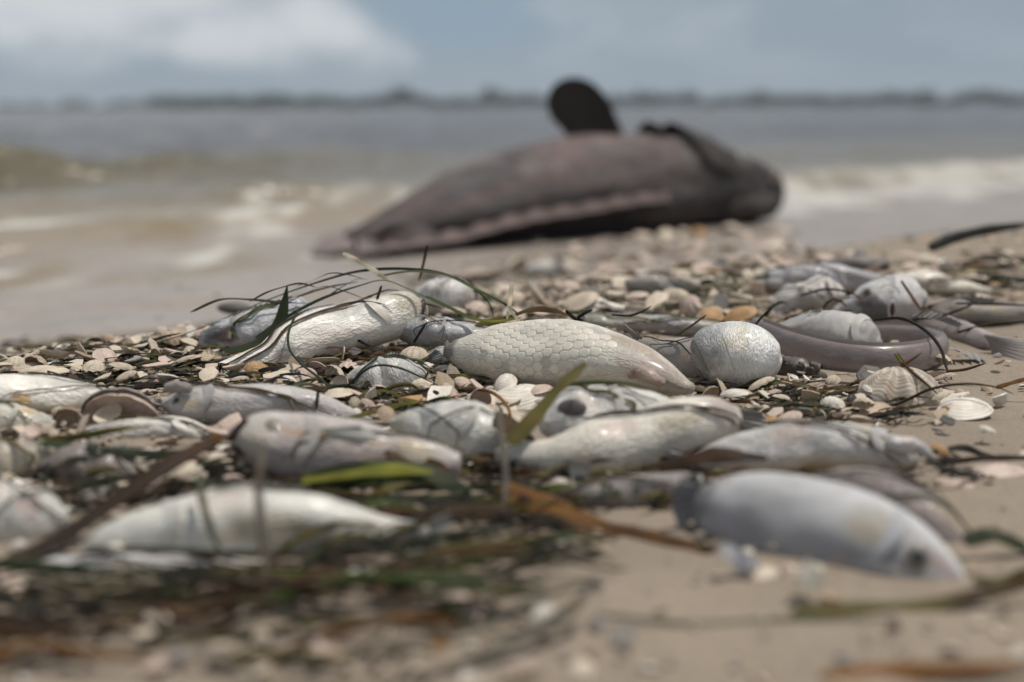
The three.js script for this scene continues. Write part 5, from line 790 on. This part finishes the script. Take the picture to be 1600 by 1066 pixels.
weed('dark brown', 10, [[1470, 724], [1540, 716], [1630, 716]], 1.0, 'dark stem lying on the sand above the pink shells at right', { stem: 1 });
weed('russet', 34, [[1280, 1064], [1420, 1050], [1560, 1040], [1660, 1020]], 0.62, 'russet strap along the bottom right corner', { name: 'strap_weed' });
weed('grey-green', 10, [[930, 960], [1080, 985], [1240, 1000], [1400, 1000]], 0.69, 'pale green strand lying on the bare sand in front of the blue silver fish');
{ // the heaps: many blades one over another
  const r = rng(99), tones = ['dark green', 'dark green', 'olive', 'dark brown', 'dark brown', 'brown', 'black', 'green', 'black'];
  const heap = (n, x0, x1, y0, y1, len, w, slope, tn = tones, lift = 0.02, fix = 0) => {
    for (let i = 0; i < n; i++) {
      const cx = lerp(x0, x1, r()), cy = lerp(y0, y1, r()), l = len * (0.6 + 0.8 * r()), a = slope + (r() - 0.5) * 0.9, D = fix || -hit(clamp(cx, -100, 1700), cy, 0.004).z, up = lift * r();
      const path = [-1, -0.5, 0, 0.5, 1].map((k) => [cx + Math.cos(a) * l / 2 * k, cy - Math.sin(a) * l / 2 * k * 0.4 + (r() - 0.5) * l * 0.06 - (1 - k * k) * up * F / D * 0.8]);
      weed(tn[Math.floor(r() * tn.length)], w * (0.5 + r()), path, [D + (r() - 0.5) * 0.05, D + (r() - 0.5) * 0.05], null, { word: l > 260 ? 'long' : l > 110 ? 'medium' : 'short', stem: r() < 0.25 ? 1 : 0, ns: 22 });
    }
  };
  heap(26, -40, 760, 905, 980, 340, 15, 0.15); heap(8, -40, 620, 990, 1050, 320, 16, 0.1, ['olive', 'brown', 'olive', 'green', 'russet', 'dark brown']);
  heap(22, 500, 880, 800, 905, 210, 14, 0.3, undefined, 0.012); heap(10, 860, 1110, 715, 775, 140, 11, 0.2, undefined, 0.01); heap(8, 340, 480, 735, 775, 120, 10, -0.2, undefined, 0.006); heap(10, 100, 330, 720, 830, 150, 10, 0.4, undefined, 0.008);
  heap(8, 760, 860, 690, 745, 80, 12, 0.4, ['dark brown', 'black', 'brown'], 0.008); heap(6, 1420, 1560, 705, 745, 90, 9, -0.3, ['black', 'dark brown'], 0.008);
  // the matted wrack under them, past counting
  const mat = [], strand = (x0, x1, y0, y1, n, len, w, slope, lift, tn) => {
    for (let i = 0; i < n; i++) {
      const cx = lerp(x0, x1, r()), cy = lerp(y0, y1, r()), l = len * (0.5 + 0.9 * r()), a = slope + (r() - 0.5) * 1.3, p0 = hit(cx, cy, 0.003), D = -p0.z, up = lift * r(), bend = (r() - 0.5) * l * 0.25;
      const P = [-1, -0.5, 0, 0.5, 1].map((k) => { const p = at(cx + Math.cos(a) * l / 2 * k + (r() - 0.5) * l * 0.05, cy - Math.sin(a) * l / 2 * k * 0.45 + bend * (1 - k * k) * 0.4 - (1 - k * k) * up * F / D * 0.8, D + (r() - 0.5) * 0.03); p.y = Math.max(p.y, G(p.x, p.z) + 0.001); return p; });
      mat.push(ribbon(P, w * (0.5 + r()) * D / F, WEED[tn[Math.floor(r() * tn.length)]], { ns: 14, seed: r() * 40, thick: 0.2 }));
    }
  };
  const dull = ['dark green', 'olive', 'dark brown', 'brown', 'black', 'olive'];
  strand(-60, 760, 900, 980, 50, 250, 9, 0.15, 0.014, dull); strand(-60, 700, 985, 1050, 12, 240, 12, 0.1, 0.012, ['olive', 'brown', 'dark brown', 'russet']); strand(480, 890, 775, 900, 78, 170, 10, 0.3, 0.014, ['dark green', 'dark green', 'olive', 'dark brown', 'black']);
  strand(60, 500, 705, 800, 130, 120, 8, 0.35, 0.008, ['dark green', 'dark brown', 'brown', 'black', 'dark brown']); strand(740, 1120, 715, 790, 90, 120, 8, 0.1, 0.008, dull); strand(380, 720, 550, 650, 150, 80, 5, 0.2, 0.01, dull); strand(1080, 1420, 600, 665, 90, 80, 5, 0.1, 0.008, ['brown', 'dark brown', 'olive', 'black']); strand(640, 1190, 432, 512, 130, 80, 4, 0.1, 0.008, ['olive', 'dark green', 'dark brown', 'green', 'brown']); strand(20, 340, 530, 612, 190, 70, 5, 0.2, 0.006, dull);
  { const o = shade(new THREE.Mesh(mergeGeometries(mat), M.weed)); o.name = 'seagrass_wrack'; o.userData.kind = 'stuff'; scene.add(o); }
  const thin = ['dark green', 'dark brown', 'olive', 'black', 'green', 'brown'];
  heap(24, 20, 330, 545, 600, 80, 5, 0.2, thin, 0.008); heap(22, 400, 720, 560, 640, 70, 6, 0.2, thin, 0.012); heap(9, 390, 640, 440, 500, 150, 4, 0.45, ['dark green', 'dark green', 'green', 'dark brown', 'black'], 0.02, 1.44);
  heap(22, 660, 1180, 430, 505, 80, 5, 0.1, thin, 0.008); heap(26, 1190, 1400, 590, 650, 70, 6, 0.1, thin, 0.008); heap(26, 1490, 1620, 404, 450, 70, 9, 0.1, thin, 0.01);
  heap(8, 1190, 1330, 470, 505, 60, 4, 0.5, thin, 0.012, 1.62); heap(14, 560, 700, 520, 570, 80, 6, 0.2, ['dark brown', 'olive', 'red', 'black'], 0.01); heap(10, 1040, 1200, 420, 450, 90, 8, 0, ['olive', 'green', 'dark green'], 0.006);
}

{ // thin strands that the water left lying over the fish
  const r = rng(313), tones = ['dark green', 'dark brown', 'olive', 'brown', 'black', 'green', 'dark green'];
  for (const [b, D] of draped) {
    const n = D > 1.95 ? 0 : 2;
    for (let k = 0; k < n; k++) {
      const u0 = 0.25 + 0.5 * r(), du = (r() < 0.5 ? -1 : 1) * (0.45 + 0.4 * r()), f0 = -0.3 + 0.5 * r(), f1 = 0.9 + 0.9 * r(), w = 0.0009 + 0.0011 * r(), wig = r() * 9, P = [];
      for (let i = 0; i <= 7; i++) { const q = i / 7, p = b.point(clamp(u0 + du * (q - 0.5) + 0.05 * noise(q * 3, wig), 0.01, 0.99), lerp(f0, f1, q), w * 0.7 + 0.0012); p.y = Math.max(p.y, G(p.x, p.z) + 0.001); P.push(p); }
      const e = P[7].clone().add(V((r() - 0.5) * 0.03, 0, 0.012 + 0.02 * r())); e.y = Math.max(G(e.x, e.z) + 0.002, e.y - 0.01); P.push(e);
      const stem = r() < 0.5, tone = tones[Math.floor(r() * tones.length)], c = P[4], base = V(c.x, G(c.x, c.z), c.z), g = ribbon(P, w * (stem ? 1 : 1.9), WEED[tone], { seed: r() * 50, ns: 36, thick: stem ? 0.8 : 0.14, twist: stem ? 0 : 0.3 });
      g.translate(-base.x, -base.y, -base.z);
      const m = shade(new THREE.Mesh(g, M.weed)); m.position.copy(base); m.name = numbered(stem ? 'weed_strand' : 'seagrass_strand'); scene.add(m);
      const [px, py] = pixel(c); pending.push([m, px, py, `draped ${tone} ${stem ? 'weed thread' : 'seagrass'}`, stem ? 'stem' : 'seagrass', 'seagrass strands of the wrack']);
    }
  }
}

// ------------------------------------------------------------------ labels of the scattered things: look, then what they lie beside, then their order
{
  const rel = ([, px, py]) => {
    let best = null, bd = 1e9;
    for (const L of landmarks) { const dx = Math.max(0, Math.abs(px - L[0]) - L[2]), dy = Math.max(0, Math.abs(py - L[1]) - L[3]), d = Math.hypot(dx, dy * 1.5) + 0.05 * Math.hypot(px - L[0], py - L[1]); if (d < bd) { bd = d; best = L; } }
    const nx = (px - best[0]) / best[2], ny = (py - best[1]) / best[3];
    return `${Math.abs(nx) > Math.abs(ny) * 1.1 && Math.abs(nx) > 0.8 ? (nx < 0 ? 'left of' : 'right of') : ny < 0 ? 'behind' : 'in front of'} ${best[4]}`;
  };
  const by = new Map();
  for (const q of pending) { const k = `${q[3]} ${rel(q)}`; if (!by.has(k)) by.set(k, []); by.get(k).push(q); }
  const ord = ['leftmost', 'second from left', 'third from left', 'fourth from left', 'fifth from left', 'sixth from left', 'seventh from left', 'eighth from left', 'ninth from left', 'tenth from left'];
  for (const [k, l] of by) { l.sort((a, b) => a[1] - b[1]); l.forEach((q, i) => tag(q[0], l.length === 1 ? k : `${k}, ${i === l.length - 1 ? 'rightmost' : ord[i] ?? ord[9]}`, q[4], q[5])); }
}
renderer.render(scene, camera);
